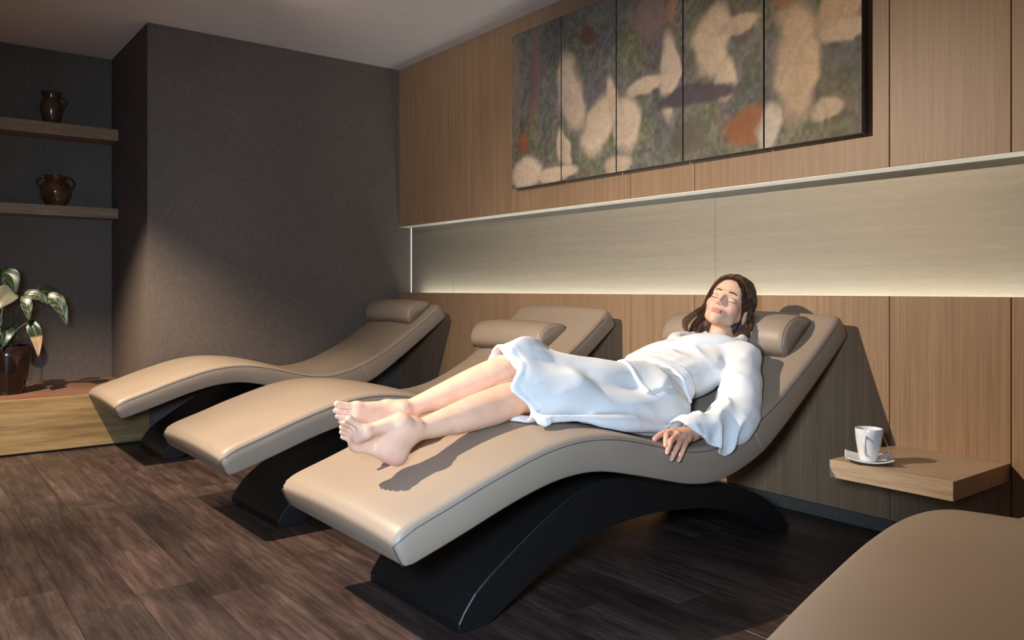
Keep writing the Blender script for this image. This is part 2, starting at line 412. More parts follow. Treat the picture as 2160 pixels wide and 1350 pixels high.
# right wall; its glowing window is added as an unseen cool fill
wr = empty('wall_right', (XR, -2.5, 0)); tag(wr, kind='structure')
WY0, WY1, WZ0, WZ1 = -3.5, -1.3, 0.30, 1.75
for lo, hi in (((XR, YF, 0), (XR+.1, WY0, ZC)), ((XR, WY1, 0), (XR+.1, 0.12, ZC)), ((XR, WY0, 0), (XR+.1, WY1, WZ0)), ((XR, WY0, WZ1), (XR+.1, WY1, ZC))):
    box('wall_section', lo, hi, M_WALL, wr)
win = empty('added_window_1', (XR, -2.4, WZ0)); tag(win, kind='structure')
box('glow_pane', (XR+.05, WY0, WZ0), (XR+.06, WY1, WZ1), M_FILL_PANE, win)
for lo, hi in (((XR+.0, WY0, WZ0), (XR+.05, WY0+.05, WZ1)), ((XR+.0, WY1-.05, WZ0), (XR+.05, WY1, WZ1)), ((XR+.0, WY0, WZ0), (XR+.05, WY1, WZ0+.05)),
               ((XR+.0, WY0, WZ1-.05), (XR+.05, WY1, WZ1)), ((XR+.02, -2.425, WZ0), (XR+.05, -2.375, WZ1))):
    box('frame', lo, hi, M_WHITE, win)

# back wall: backing, veneer panels above and below, lit niche between
wb = tag(box('wall_back', (XL, 0.122, 0), (XR, 0.16, ZC), M_DARK), kind='structure')
LEDGE, LIP = 0.921, 1.417
seams = [XL, -4.283, -3.866, -2.916, -2.4945, -1.5447, -1.119, -0.169, 0.25, 1.20, 1.62, XR]
for a, b in zip(seams[:-1], seams[1:]):
    g = 0.0016
    box('wall_panel', (a+g, 0.0, LIP+0.004), (b-g, 0.10, ZC-0.003), M_PANEL, wb, 0.0012, 1)
    box('wall_panel', (a+g, 0.0, 0.055), (b-g, 0.022, LEDGE), M_PANEL, wb, 0.0012, 1)
for a, b in zip([XL+0.022, -4.75, -2.45, -0.10], [-4.75, -2.45, -0.10, XR]):
    box('niche_panel', (a+0.0008, 0.100, 0.86), (b-0.0008, 0.1215, LIP+0.003), M_NICHE, wb, 0.0006, 1)
box('light_block_backing', (XL, 0.0222, 0.06), (XR, 0.0275, LEDGE-.003), M_DARK, wb)  # unseen board added to stop strip light leaking through the seams
box('niche_soffit', (XL, 0.001, LIP), (XR, 0.0995, LIP+0.0035), M_WHITE, wb)
box('niche_floor', (XL, 0.028, 0.84), (XR, 0.12, 0.86), M_WHITE, wb)
bb = tag(box('baseboard_back', (XL, 0.004, 0.0), (XR, 0.05, 0.052), M_BASEB, None, 0.002, 1), kind='structure')
led = tag(box('light_strip', (-5.14, 0.030, 0.8605), (XR-.02, 0.056, 0.872), M_LED), 'long warm white light strip hidden behind the ledge of the wall niche', 'light strip')
led2 = tag(box('light_strip', (XL+0.002, 0.105, LEDGE), (XL+0.018, 0.115, LIP), M_LED2), 'short upright light strip in the left corner of the wall niche', 'light strip')

# ceiling spotlights
def spot_fixture(K, aim, light, label):
    sp = tag(empty('ceiling_spotlight', (K.x, K.y, ZC)), label, 'spotlight', 'ceiling spotlights')
    dv = (aim-K).normalized()
    V_, F_ = tube([K-dv*0.16, K-dv*0.15, K-dv*0.03], [0.02, 0.04, 0.045], 20); link('housing', mesh_from('housing', V_, F_), M_METAL, sp)
    V_, F_ = tube([K-dv*0.13, (K.x, K.y-.02, ZC-0.02)], [0.008, 0.008], 8); link('stem', mesh_from('stem', V_, F_), M_METAL, sp)
    V_, F_ = tube([(K.x, K.y-.02, ZC-.03), (K.x, K.y-.02, ZC-.0005)], [0.05, 0.05], 24); link('canopy', mesh_from('canopy', V_, F_), M_METAL, sp)
    light.parent = sp; light.matrix_parent_inverse = Matrix.Translation(sp.location).inverted()
spot_fixture(KEY, KEY_AIM, key, 'black ceiling spotlight aimed at the woman on the lounger')
spot_fixture(SPOT3, SPOT3_AIM, spot3, 'added black ceiling spotlight brightening the upper wall panels beside the picture')
spot_fixture(SPOT2, SPOT2_AIM, spot2, 'black ceiling spotlight aimed at the plinth and the left lounger')

# the cool studio lamp on its stand
fl = tag(empty('studio_lamp', (FILL.x, FILL.y, 0)), 'studio lamp on a black stand beside the camera', 'lamp')
fdir = (FILL_AIM-FILL).normalized()
V_, F_ = tube([FILL-fdir*0.34, FILL-fdir*0.32, FILL-fdir*0.20, FILL-fdir*0.19, FILL-fdir*0.17], [0.05, 0.07, 0.075, 0.11, 0.18], 24); link('housing', mesh_from('housing', V_, F_), M_METAL, fl)
V_, F_ = tube([(FILL.x-.05, FILL.y-.28, 0.35), (FILL.x-.05, FILL.y-.28, 1.22), FILL-fdir*0.26], [0.014, 0.012, 0.012], 10); link('pole', mesh_from('pole', V_, F_), M_METAL, fl)
for a_ in (0, 120, 240):
    V_, F_ = tube([(FILL.x-.05, FILL.y-.28, 0.55), (FILL.x-.05+.36*math.cos(R(a_+20)), FILL.y-.28+.36*math.sin(R(a_+20)), 0.011)], [0.010, 0.010], 8); link('leg', mesh_from('leg', V_, F_), M_METAL, fl)
fill.parent = fl; fill.matrix_parent_inverse = Matrix.Translation(fl.location).inverted()

# ------------------------------------------------------------------ recess: plinth, shelves, jars, plant
PZ = 0.318
pl = empty('plinth', (-5.8, -3.0, 0)); tag(pl, 'striped zebrano wood plinth filling the foot of the recess', 'plinth')
box('front_board', (-5.325, NY1+.01, 0.012), (-5.300, -1.785, PZ), M_PLINTH, pl, 0.0015, 1)
box('top_board', (NX+.002, NY1+.01, PZ-0.03), (-5.3255, NY0-.004, PZ), oak('plinth_top_wood', (30, 2, 30), (.16, .07, .04), (.24, .115, .07), (.30, .16, .10), 0.35), pl)
box('toe_kick', (-5.34, NY1+.012, 0.0), (-5.31, -1.79, 0.012), M_DARK, pl)
for z, z2, lab in ((1.990, 2.072, 'upper wooden shelf across the recess, holding the tall jar'), (1.444, 1.515, 'lower wooden shelf across the recess, holding the round jar')):
    tag(box('shelf', (NX+.001, NY1+.001, z), (-6.145, NY0-.001, z2), M_SHELF, None, 0.002, 1), lab, 'shelf', 'recess shelves')

def jar(loc, prof, mat, label, handles):
    e = tag(empty('jar', loc), label, 'jar')
    lathe('body', prof, mat, e, 36, loc)
    for s_ in handles:
        (r0, z0), (r1, z1), out = s_[1]
        a = s_[0]; c = np.array([math.cos(a), math.sin(a), 0]); L0 = np.array(loc)
        pts = [L0+c*r0+np.array([0, 0, z0]), L0+c*(r0+out*.7)+np.array([0, 0, z0+.006]), L0+c*(max(r0, r1)+out)+np.array([0, 0, (z0*2+z1)/3]), L0+c*(r1+out*.55)+np.array([0, 0, z1+.02]), L0+c*(r1-.004)+np.array([0, 0, z1])]
        V, F = tube(spline(pts, 12), 0.007, 8); link('handle', mesh_from('handle', V, F), mat, e, True)
jar((-6.25, -2.19, 2.072), [(0, 0.0), (.040, 0.0), (.045, .006), (.058, .05), (.069, .10), (.070, .125), (.060, .155), (.050, .168), (.048, .180), (.057, .200), (.060, .222), (.056, .224), (.050, .20), (.042, .17)], M_VASE1,
    'tall brown earthenware jar with a wide rim on the upper shelf', [(R(75), ((.056, .185), (.066, .12), .022))])
jar((-6.25, -2.165, 1.515), [(0, 0.0), (.052, 0.0), (.058, .008), (.082, .045), (.096, .09), (.094, .125), (.078, .160), (.060, .180), (.058, .190), (.068, .203), (.070, .210), (.063, .211), (.053, .19), (.052, .17)], M_VASE2,
    'round glazed amber jar with two ear handles on the lower shelf', [(R(80), ((.064, .195), (.090, .12), .022)), (R(-100), ((.064, .195), (.090, .12), .022))])

PP = np.array([-5.66, -2.505, PZ])
pt = tag(empty('potted_plant', tuple(PP)), 'leafy plant with drooping mottled leaves in a dark glazed pot on the plinth', 'plant')
lathe('pot', [(0, 0), (.082, 0), (.088, .006), (.092, .03), (.112, .12), (.128, .22), (.130, .285), (.124, .290), (.118, .283), (.116, .22)], M_POT, pt, 48, PP)
lathe('soil', [(0, .262), (.06, .266), (.117, .258)], M_SOIL, pt, 32, PP)
def leaf(base, ctrl, tip, width, facing, kind, rs):
    """an arching blade: spine base>ctrl>tip, blade widest at 40 percent, folded along the midrib"""
    base, ctrl, tip = (np.array(q, float) for q in (base, ctrl, tip)); n, m = 16, 6
    fac = np.array(facing, float); V = []; C_ = []; rng = np.random.RandomState(rs)
    for i in range(n+1):
        t = i/n; p = (1-t)**2*base+2*t*(1-t)*ctrl+t*t*tip; tg = 2*(1-t)*(ctrl-base)+2*t*(tip-ctrl); tg /= np.linalg.norm(tg)+1e-9
        side = np.cross(tg, fac); side /= np.linalg.norm(side)+1e-9; nor = np.cross(side, tg)
        wd = width*(math.sin(math.pi*min(1, t**0.75))**0.8)*(1-0.25*t)+0.0008
        for j in range(-m, m+1):
            u = j/m; wav = 0.10*math.sin(9*t+3*u+rs)*abs(u)
            V.append(p+side*u*wd+nor*wd*(0.34*abs(u)-0.12*u*u+wav))
            dk = np.array([.007, .016, .006]); lt = np.array([.13, .12, .08]); gr = np.array([.012, .024, .010])
            q = 0.5+0.5*math.sin(26*t-7*abs(u)+rs)*math.cos(11*u+5*t+rs*2)
            if kind == 'dark': c = dk*(0.8+0.4*q)
            elif kind == 'pale': c = np.array([.10, .095, .065])*(0.8+0.3*q)
            elif kind == 'tipbrown': c = gr*(0.7+0.6*q) if t < 0.62 else np.array([.30, .19, .10])*(0.8+.4*q)
            else: c = gr if q < 0.62 else lt*(0.5+q*.5)
            if abs(u) < 0.12: c = c*0.5+np.array([.10, .12, .06])*0.5
            C_.append(c)
    Fc = []; k = 2*m+1
    for i in range(n):
        for j in range(k-1): Fc.append((i*k+j, i*k+j+1, (i+1)*k+j+1, (i+1)*k+j))
    me = mesh_from('leaf', V, Fc); set_col(me, np.array(C_)); o = link('leaf', me, M_LEAF, pt, True)
    md = o.modifiers.new('thickness', 'SOLIDIFY'); md.thickness = 0.0012
    return base
TOC = np.array([.87, -.10, .48])
# (base of blade, control, tip, half width, facing, kind) ; blades sit at x about -5.6
LV = [((-5.62, -2.53, 1.045), (-5.58, -2.47, 1.055), (-5.56, -2.47, .915), .050, TOC, 'dark'),
      ((-5.60, -2.47, .935), (-5.52, -2.53, .93), (-5.48, -2.60, .80), .062, (.9, .1, .4), 'pale'),
      ((-5.60, -2.45, .88), (-5.56, -2.405, .895), (-5.55, -2.405, .755), .042, TOC, 'var'),
      ((-5.62, -2.42, .90), (-5.60, -2.35, .945), (-5.60, -2.29, .845), .040, TOC, 'var'),
      ((-5.63, -2.30, .895), (-5.60, -2.235, .915), (-5.58, -2.195, .715), .052, TOC, 'var'),
      ((-5.60, -2.40, .75), (-5.55, -2.36, .72), (-5.54, -2.355, .535), .043, (.95, -.1, .25), 'tipbrown'),
      ((-5.60, -2.52, .70), (-5.54, -2.50, .72), (-5.52, -2.54, .60), .045, TOC, 'dark'),
      ((-5.66, -2.34, .92), (-5.70, -2.29, .97), (-5.72, -2.22, .86), .045, TOC, 'dark'),
      ((-5.68, -2.60, .98), (-5.66, -2.68, 1.02), (-5.62, -2.76, .88), .055, TOC, 'var'),
      ((-5.72, -2.62, .85), (-5.70, -2.74, .86), (-5.66, -2.82, .70), .050, TOC, 'dark'),
      ((-5.74, -2.50, 1.02), (-5.80, -2.52, 1.12), (-5.88, -2.55, 1.02), .055, (.3, 0, .95), 'dark'),
      ((-5.56, -2.62, .80), (-5.48, -2.66, .80), (-5.44, -2.70, .66), .048, TOC, 'var')]
for i, (b, c, t, wd, fc, kd) in enumerate(LV):
    b = leaf(b, c, t, wd, fc, kd, i+1)
    root = PP+np.array([.04*math.cos(i*2.4), .05*math.sin(i*2.4), .255])
    mid = (root*0.45+b*0.55)+np.array([0, 0, 0.03])
    V, F = tube(spline([root, mid, b], 8), [.006-.0004*k for k in range(8)], 6); link('stalk', mesh_from('stalk', V, F), M_STEM, pt, True)

# ------------------------------------------------------------------ wave loungers
TOP = [(-2.094, .338), (-2.086, .350), (-2.059, .367), (-1.996, .388), (-1.925, .411), (-1.852, .437), (-1.78, .460), (-1.706, .482), (-1.645, .499), (-1.581, .512), (-1.515, .5205), (-1.446, .5225), (-1.375, .518), (-1.301, .507),
       (-1.224, .489), (-1.144, .467), (-1.052, .443), (-.958, .4275), (-.86, .428), (-.743, .450), (-.632, .490), (-.5, .553), (-.393, .619), (-.281, .693), (-.163, .779), (-.091, .840)]
BOT = [(-2.056, .262), (-1.949, .294), (-1.852, .325), (-1.766, .354), (-1.676, .381), (-1.581, .403), (-1.515, .411), (-1.446, .413), (-1.375, .406), (-1.301, .390), (-1.224, .371), (-1.135, .348), (-1.038, .321), (-.961, .306), (-.883, .298),
       (-.828, .300), (-.717, .321), (-.598, .361), (-.536, .394), (-.447, .451), (-.337, .527), (-.223, .608), (-.102, .697), (-.025, .756)]
HW = 0.355; CX = -2.057
tp = smooth1(spline(TOP, 90), 2); bp = smooth1(spline(BOT, 90), 2)
def cushion_mesh():
    def ring(T, B, inset):
        d = T-B; th = np.linalg.norm(d); d = d/th; re = .020; rb = .007; L = []
        for x in np.linspace(-HW+rb, HW-rb, 6): L.append((x, 0))
        L += [(HW-rb*.3, rb*.3), (HW, rb)]
        for h in np.linspace(.3, 1, 3): L.append((HW+.004*math.sin(math.pi*h*.9), rb+(th-re-rb)*h))
        for a in (30, 60): L.append((HW-re+re*math.cos(R(a)), th-re+re*math.sin(R(a))))
        for x in np.linspace(HW-re, -HW+re, 15): L.append((x, th+.016*(1-(x/(HW-re))**2)))
        for a in (60, 30): L.append((-HW+re-re*math.cos(R(a)), th-re+re*math.sin(R(a))))
        for h in np.linspace(1, .3, 3): L.append((-HW-.004*math.sin(math.pi*h*.9), rb+(th-re-rb)*h))
        L += [(-HW, rb), (-HW+rb*.3, rb*.3)]
        out = []
        for x, h in L:
            x = x*(1-inset/HW); h = inset+h*(1-2*inset/th); p = B+d*h; out.append((x, p[0], p[1]))
        return out
    rings = []; r = .016
    def end(T, B, dirn):
        for ph in (90, 60, 30):
            rr = ring(T, B, r*(1-math.cos(R(ph)))); o = dirn*r*math.sin(R(ph)); rings_.append([(x, y+o[0], z+o[1]) for x, y, z in rr])
    rings_ = rings
    n0 = np.array([-(tp[0]-bp[0])[1], (tp[0]-bp[0])[0]]); n0 /= np.linalg.norm(n0)
    if n0[0] > 0: n0 = -n0
    end(tp[0]-n0*r, bp[0]-n0*r, n0)
    for i in range(len(tp)):
        T, B = tp[i], bp[i]
        if i == 0: T, B = T-n0*r, B-n0*r
        rings.append(ring(T, B, 0))
    n1 = np.array([-(tp[-1]-bp[-1])[1], (tp[-1]-bp[-1])[0]]); n1 /= np.linalg.norm(n1)
    if n1[0] < 0: n1 = -n1
    tail = []
    for ph in (30, 60, 90):
        rr = ring(tp[-1], bp[-1], r*(1-math.cos(R(ph)))); o = n1*r*math.sin(R(ph)); tail.append([(x, y+o[0]*.6, z+o[1]*.6) for x, y, z in rr])
    rings += tail; k = len(rings[0]); V = [p for rg in rings for p in rg]; Fc = []
    for i in range(len(rings)-1):
        for j in range(k): Fc.append((i*k+j, (i+1)*k+j, (i+1)*k+(j+1) % k, i*k+(j+1) % k))
    Fc.append(tuple(range(k))); Fc.append(tuple(reversed(range((len(rings)-1)*k, len(rings)*k))))
    me = mesh_from('cushion', V, Fc)
    bm = bmesh.new(); bm.from_mesh(me); bmesh.ops.recalc_face_normals(bm, faces=bm.faces); bm.to_mesh(me); bm.free(); return me
ME_CUSH = cushion_mesh()
def seam_mesh(s):
    pts = []
    d0 = tp[0]-bp[0]
    for h in (0.08, .3, .55, .8): q = bp[0]+d0*h; pts.append((s*(HW-.006), q[0]-.001, q[1]))
    for i in range(1, len(tp)-2, 2):
        d = (tp[i]-bp[i]); th = np.linalg.norm(d); q = bp[i]+d/th*(th-.019); pts.append((s*(HW+.0005), q[0], q[1]))
    V, F = tube(pts, .0016, 5); return mesh_from('seam', V, F)
ME_SEAM = [seam_mesh(1), seam_mesh(-1)]
def cross_seam(s):
    i = 61; d = tp[i]-bp[i]; pts = [(s*(HW+.0035), *(bp[i]+d*h)) for h in np.linspace(.06, .8, 6)]
    V, F = tube(pts, .0011, 5); return mesh_from('cross_seam', V, F)
ME_CS = cross_seam(1)
BO = [(-1.818, 0.0), (-1.824, .012), (-1.809, .044), (-1.787, .072), (-1.766, .098), (-1.71, .141), (-1.668, .168), (-1.58, .222), (-1.48, .278), (-1.38, .322), (-1.28, .344), (-1.15, .333), (-1.0, .298), (-.88, .284), (-.79, .276), (-.703, .253), (-.60, .228), (-.50, .192), (-.41, .150), (-.33, .096), (-.275, .044), (-.245, .010), (-.25, 0.0)]
BI = [(-.36, 0.0), (-.43, .045), (-.55, .105), (-.72, .160), (-.967, .194), (-1.12, .198), (-1.225, .191), (-1.321, .177), (-1.45, .135), (-1.58, .075), (-1.68, .022), (-1.72, 0.0)]
def base_mesh():
    o = spline(BO, 60); i_ = spline(BI, 40); ring = np.vstack([o, i_]); hw = .258; n = len(ring)
    V = []; Fc = []
    for x, ins in ((-hw, .003), (-hw+.003, 0), (hw-.003, 0), (hw, .003)):
        c = ring.mean(0)
        for k in range(n):
            a = ring[(k-1) % n]; b = ring[(k+1) % n]; t = b-a; t = t/(np.linalg.norm(t)+1e-9); nr = np.array([t[1], -t[0]])
            q = ring[k]+nr*ins; V.append((x, q[0], max(q[1], 0.0)))
    for s in range(3):
        for k in range(n): Fc.append((s*n+k, s*n+(k+1) % n, (s+1)*n+(k+1) % n, (s+1)*n+k))
    # side faces: strip between the outer and inner arch
    no, ni = len(o), len(i_)
    for s, base in ((0, 0), (1, 3*n)):
        idx_i = [base+no+j for j in range(ni)][::-1]; j = 0
        for k in range(no-1):
            j2 = round((k+1)*(ni-1)/(no-1)); a, b = base+k, base+k+1
            f = (a, b, idx_i[j2], idx_i[j]) if j2 != j else (a, b, idx_i[j])
            Fc.append(f if s else f[::-1]); j = j2
    me = mesh_from('base', V, Fc); bm = bmesh.new(); bm.from_mesh(me); bmesh.ops.recalc_face_normals(bm, faces=bm.faces); bm.to_mesh(me); bm.free(); return me
ME_BASE = base_mesh()
def lounger(x, y, rz, label):
    e = tag(empty('wave_lounger', (x, y, 0), rz), label, 'lounger', 'wave loungers in a row')
    c = link('cushion', ME_CUSH, M_LEATHER, e, True, world=False)
    for m in ME_SEAM: link('seam', m, M_SEAM, c, True, world=False)
    link('cross_seam', ME_CS, M_SEAML, c, True, world=False)
    link('base', ME_BASE, M_BASE, e, False, world=False).location = (-.02, 0, 0)
    return e
L3 = (CX, 0.0, 0.0)
lounger(CX, 0.0, 0.0, 'taupe leather wave lounger on which the woman in the bathrobe lies')
lounger(-3.335, -0.03, R(1.2), 'empty taupe leather wave lounger second from the dark left wall')
lounger(-4.925, -0.045, R(0), 'empty taupe leather wave lounger against the dark left wall beside the plinth')
lounger(-0.385, -0.06, 0.0, 'taupe leather wave lounger in the right foreground, only its raised middle showing')

def pillow(cx, s0, s1, hw, rz, oy, label, ox=0):
    """half-round headrest lying on the backrest; s0, s1 are y of its lower and upper edge"""
    ev = tag(empty('headrest_pillow', (cx, s0+oy, 0), rz), label, 'pillow', 'headrest pillows')
    a = np.array([np.interp(s0, tp[:, 0], tp[:, 1]), 0]); P0 = np.array([s0, np.interp(s0, tp[:, 0], tp[:, 1])]); P1 = np.array([s1, np.interp(s1, tp[:, 0], tp[:, 1])])
    u = (P1-P0); L = np.linalg.norm(u); u /= L; nv = np.array([-u[1], u[0]]); V = []; Fc = []
    prof = []
    for t in np.linspace(0, 1, 16):
        h = .094*(math.sin(math.pi*min(1, t**.82))**.62)*(1-.10*t)+.004; prof.append((t*L, h))
    low = [(L*t, .001) for t in np.linspace(1, 0, 6)[1:-1]]
    ring = prof+low; n = len(ring)
    xs = [(-hw, .80), (-hw+.003, .90), (-hw+.012, .97)]+[(x, 1.0+.05*math.cos(x/hw*1.4)) for x in np.linspace(-hw+.03, hw-.03, 9)]+[(hw-.012, .97), (hw-.003, .90), (hw, .80)]
    for x, sc in xs:
        for s, h in ring:
            ss = L/2+(s-L/2)*min(sc, 1); q = P0+u*ss+nv*(h*sc+.0165-.016*(x/HW)**2); V.append((x, q[0]-s0, q[1]))
    for i in range(len(xs)-1):
        for j in range(n): Fc.append((i*n+j, (i+1)*n+j, (i+1)*n+(j+1) % n, i*n+(j+1) % n))
    Fc.append(tuple(range(n))); Fc.append(tuple(reversed(range((len(xs)-1)*n, len(xs)*n))))
    me = mesh_from('pillow_body', V, Fc); bm = bmesh.new(); bm.from_mesh(me); bmesh.ops.recalc_face_normals(bm, faces=bm.faces); bm.to_mesh(me); bm.free()
    o = link('pillow_body', me, M_LEATHER, ev, True, world=False)
    for sgn in (-1, 1):
        pts = [V[(2 if sgn < 0 else len(xs)-3)*n+j] for j in range(16)]
        Vt, Ft = tube([(p[0], p[1], p[2]+.0005) for p in pts], .0022, 6); link('piping', mesh_from('piping', Vt, Ft), M_LEATHER, o, True, world=False)
pillow(-2.105, -.308, -.118, .312, 0, 0, 'taupe headrest pillow under the woman\'s head')
pillow(-3.425, -.405, -.215, .300, R(1.2), -.03, 'taupe headrest pillow on the empty lounger between the other two')
pillow(-4.945, -.262, -.085, .300, 0, -.045, 'taupe headrest pillow on the lounger against the dark left wall')

# ------------------------------------------------------------------ floating side table with cup
TZ = .347
st = tag(empty('side_table', (-1.33, -.2, TZ-.065)), 'thick light oak floating side table fixed to the panelled wall', 'table')
box('table_block', (-1.54, -.432, TZ-.062), (-1.123, -.0005, TZ), M_TABLE, st, 0.0015, 1)
def saucer():
    e = tag(empty('saucer', (-1.432, -.362, TZ)), 'square white porcelain saucer with upturned corners on the side table', 'saucer')
    n = 24; hw = .078; V = []; Fc = []; rz = R(33)
    for s in (0, 1):
        for i in range(n+1):
            for j in range(n+1):
                a, b = (i/n*2-1), (j/n*2-1); x, y = a*hw*(1-.06*b*b), b*hw*(1-.06*a*a)
                z = .0015+.021*(max(0, math.hypot(a, b)-.42)/1.0)**1.7 - (0 if s == 0 else .0); V.append((x*math.cos(rz)-y*math.sin(rz)-1.432, x*math.sin(rz)+y*math.cos(rz)-.362, TZ+z+.0045*(1-s)))
    m = (n+1)**2; q = lambda i, j, s: s*m+i*(n+1)+j
    for i in range(n):
        for j in range(n):
            Fc.append((q(i, j, 0), q(i+1, j, 0), q(i+1, j+1, 0), q(i, j+1, 0))); Fc.append((q(i, j, 1), q(i, j+1, 1), q(i+1, j+1, 1), q(i+1, j, 1)))
    for i in range(n):
        for a, b in (((i, 0), (i+1, 0)), ((i+1, n), (i, n)), ((0, i+1), (0, i)), ((n, i), (n, i+1))):
            Fc.append((q(*a, 1), q(*b, 1), q(*b, 0), q(*a, 0)))
    link('plate', mesh_from('plate', V, Fc), M_CERAMIC, e, True)
saucer()
CU = np.array([-1.432, -.366, TZ+.007])
cup = tag(empty('cup', tuple(CU)), 'tall white porcelain cup with curled handle standing on the square saucer', 'cup')
lathe('body', [(0, 0), (.027, 0), (.029, .002), (.031, .012), (.036, .035), (.041, .065), (.0435, .09), (.0445, .110), (.0437, .1115), (.0425, .110), (.0415, .09), (.039, .065), (.034, .035), (.028, .012), (0, .008)], M_CERAMIC, cup, 48, CU)
lathe('tea', [(0, .098), (.0415, .098)], M_TEA, cup, 32, CU)
hd = np.array([.30, -.95, 0]); hd /= np.linalg.norm(hd)
hp = [(.040, .086), (.056, .088), (.067, .078), (.068, .060), (.060, .042), (.047, .028), (.0345, .022)]
V, F = tube(spline([CU+hd*r+np.array([0, 0, z]) for r, z in hp], 20), [.0048]*20, 10); link('handle', mesh_from('handle', V, F), M_CERAMIC, cup, True)
tb = tag(empty('tea_tag', tuple(CU)), 'paper tea bag tag on its string, resting on the saucer beside the cup', 'tea tag')
rd = np.array([.86, .5, 0])
sp_ = [CU+rd*.030+np.array([0, 0, .1]), CU+rd*.0445+np.array([0, 0, .113]), CU+rd*.047+np.array([0, 0, .085]), CU+rd*.058+np.array([.004, 0, .05]), CU+rd*.062+np.array([.002, -.003, .022]), CU+rd*.050+np.array([0, -.012, .011])]
V, F = tube(spline(sp_, 22), .0007, 5); link('string', mesh_from('string', V, F), M_PAPER, tb, True)
tc = CU+np.array([.040, .008, .0075]); tx = np.array([.82, .55, .06]); tx /= np.linalg.norm(tx); ty = np.array([-.55, .82, .10]); ty /= np.linalg.norm(ty); tn = np.cross(tx, ty)
def slab(c, hx, hy, th):
    V = [c+tx*a*hx+ty*b*hy+tn*k*th for k in (0, 1) for a, b in ((-1, -1), (1, -1), (1, 1), (-1, 1))]
    return V, [(3, 2, 1, 0), (4, 5, 6, 7)]+[(i, (i+1) % 4, 4+(i+1) % 4, 4+i) for i in range(4)]
tagp = link('tag', mesh_from('tag', *slab(tc, .018, .013, .0006)), M_PAPER, tb)
for a, b, hx, hy in ((-.011, -.004, .002, .004), (-.004, -.002, .0035, .0016), (.004, .001, .003, .0014), (-.003, -.008, .004, .0012)):
    link('print_mark', mesh_from('print_mark', *slab(tc+tx*a+ty*b+tn*.0006, hx, hy, .0002)), M_INK, tagp)

# ------------------------------------------------------------------ five-part canvas picture (a plain abstract in the same colours)
XE = [-3.870, -3.410, -2.974, -2.526, -2.075, -1.627]; CZ0, CZ1 = 1.562, 2.498
BL = [  # soft colour masses: x, z, radius x, radius z, lean, colour
    (-3.72, 1.62, .17, .10, .3, (.62, .47, .34)), (-3.76, 1.80, .06, .08, 0, (.26, .10, .05)), (-3.45, 1.60, .20, .05, .2, (.60, .45, .32)), (-3.66, 2.2, .06, .30, .05, (.20, .13, .11)), (-3.83, 2.2, .05, .3, 0, (.22, .17, .14)),
    (-3.33, 2.06, .11, .24, -.7, (.58, .43, .31)), (-3.20, 2.32, .06, .07, 0, (.14, .07, .04)), (-3.10, 1.85, .13, .20, .4, (.62, .46, .32)), (-3.38, 1.75, .05, .14, -.4, (.56, .42, .3)), (-3.00, 1.98, .05, .14, -.3, (.6, .44, .3)),
    (-2.90, 1.82, .11, .17, -.3, (.62, .47, .33)), (-2.78, 1.98, .14, .05, -.2, (.60, .45, .32)), (-2.62, 1.98, .07, .25, 0, (.62, .47, .34)), (-2.60, 2.30, .05, .07, 0, (.34, .20, .12)), (-2.95, 1.62, .10, .05, 0, (.48, .36, .25)),
    (-2.36, 2.10, .11, .18, .3, (.64, .48, .34)), (-2.28, 1.92, .07, .13, 0, (.62, .47, .33)), (-2.20, 2.14, .14, .04, .5, (.6, .45, .32)), (-2.16, 1.66, .13, .11, .1, (.30, .115, .045)), (-2.05, 1.64, .07, .12, 0, (.55, .46, .36)),
    (-1.92, 1.90, .115, .30, .05, (.60, .43, .28)), (-1.95, 2.25, .09, .12, 0, (.34, .17, .08)), (-1.72, 2.08, .12, .13, .5, (.58, .40, .25)), (-1.68, 1.98, .15, .05, .4, (.62, .47, .33)), (-1.78, 1.66, .10, .05, .2, (.50, .38, .27)), (-2.02, 2.4, .10, .10, 0, (.5, .36, .24)),
    (-2.5, 1.66, .14, .09, 0, (.13, .11, .075)), (-2.75, 2.3, .12, .15, 0, (.24, .17, .15)), (-2.45, 1.86, .3, .06, .1, (.085, .065, .075))]
NAMES = ['leftmost canvas of the five-part picture, with dark upright streaks', 'second canvas of the five-part picture from the left, cream forms on dark green',
         'middle canvas of the five-part picture, pale forms below a mauve patch', 'fourth canvas of the five-part picture from the left, with a rust red patch', 'rightmost canvas of the five-part picture, with the largest peach form']
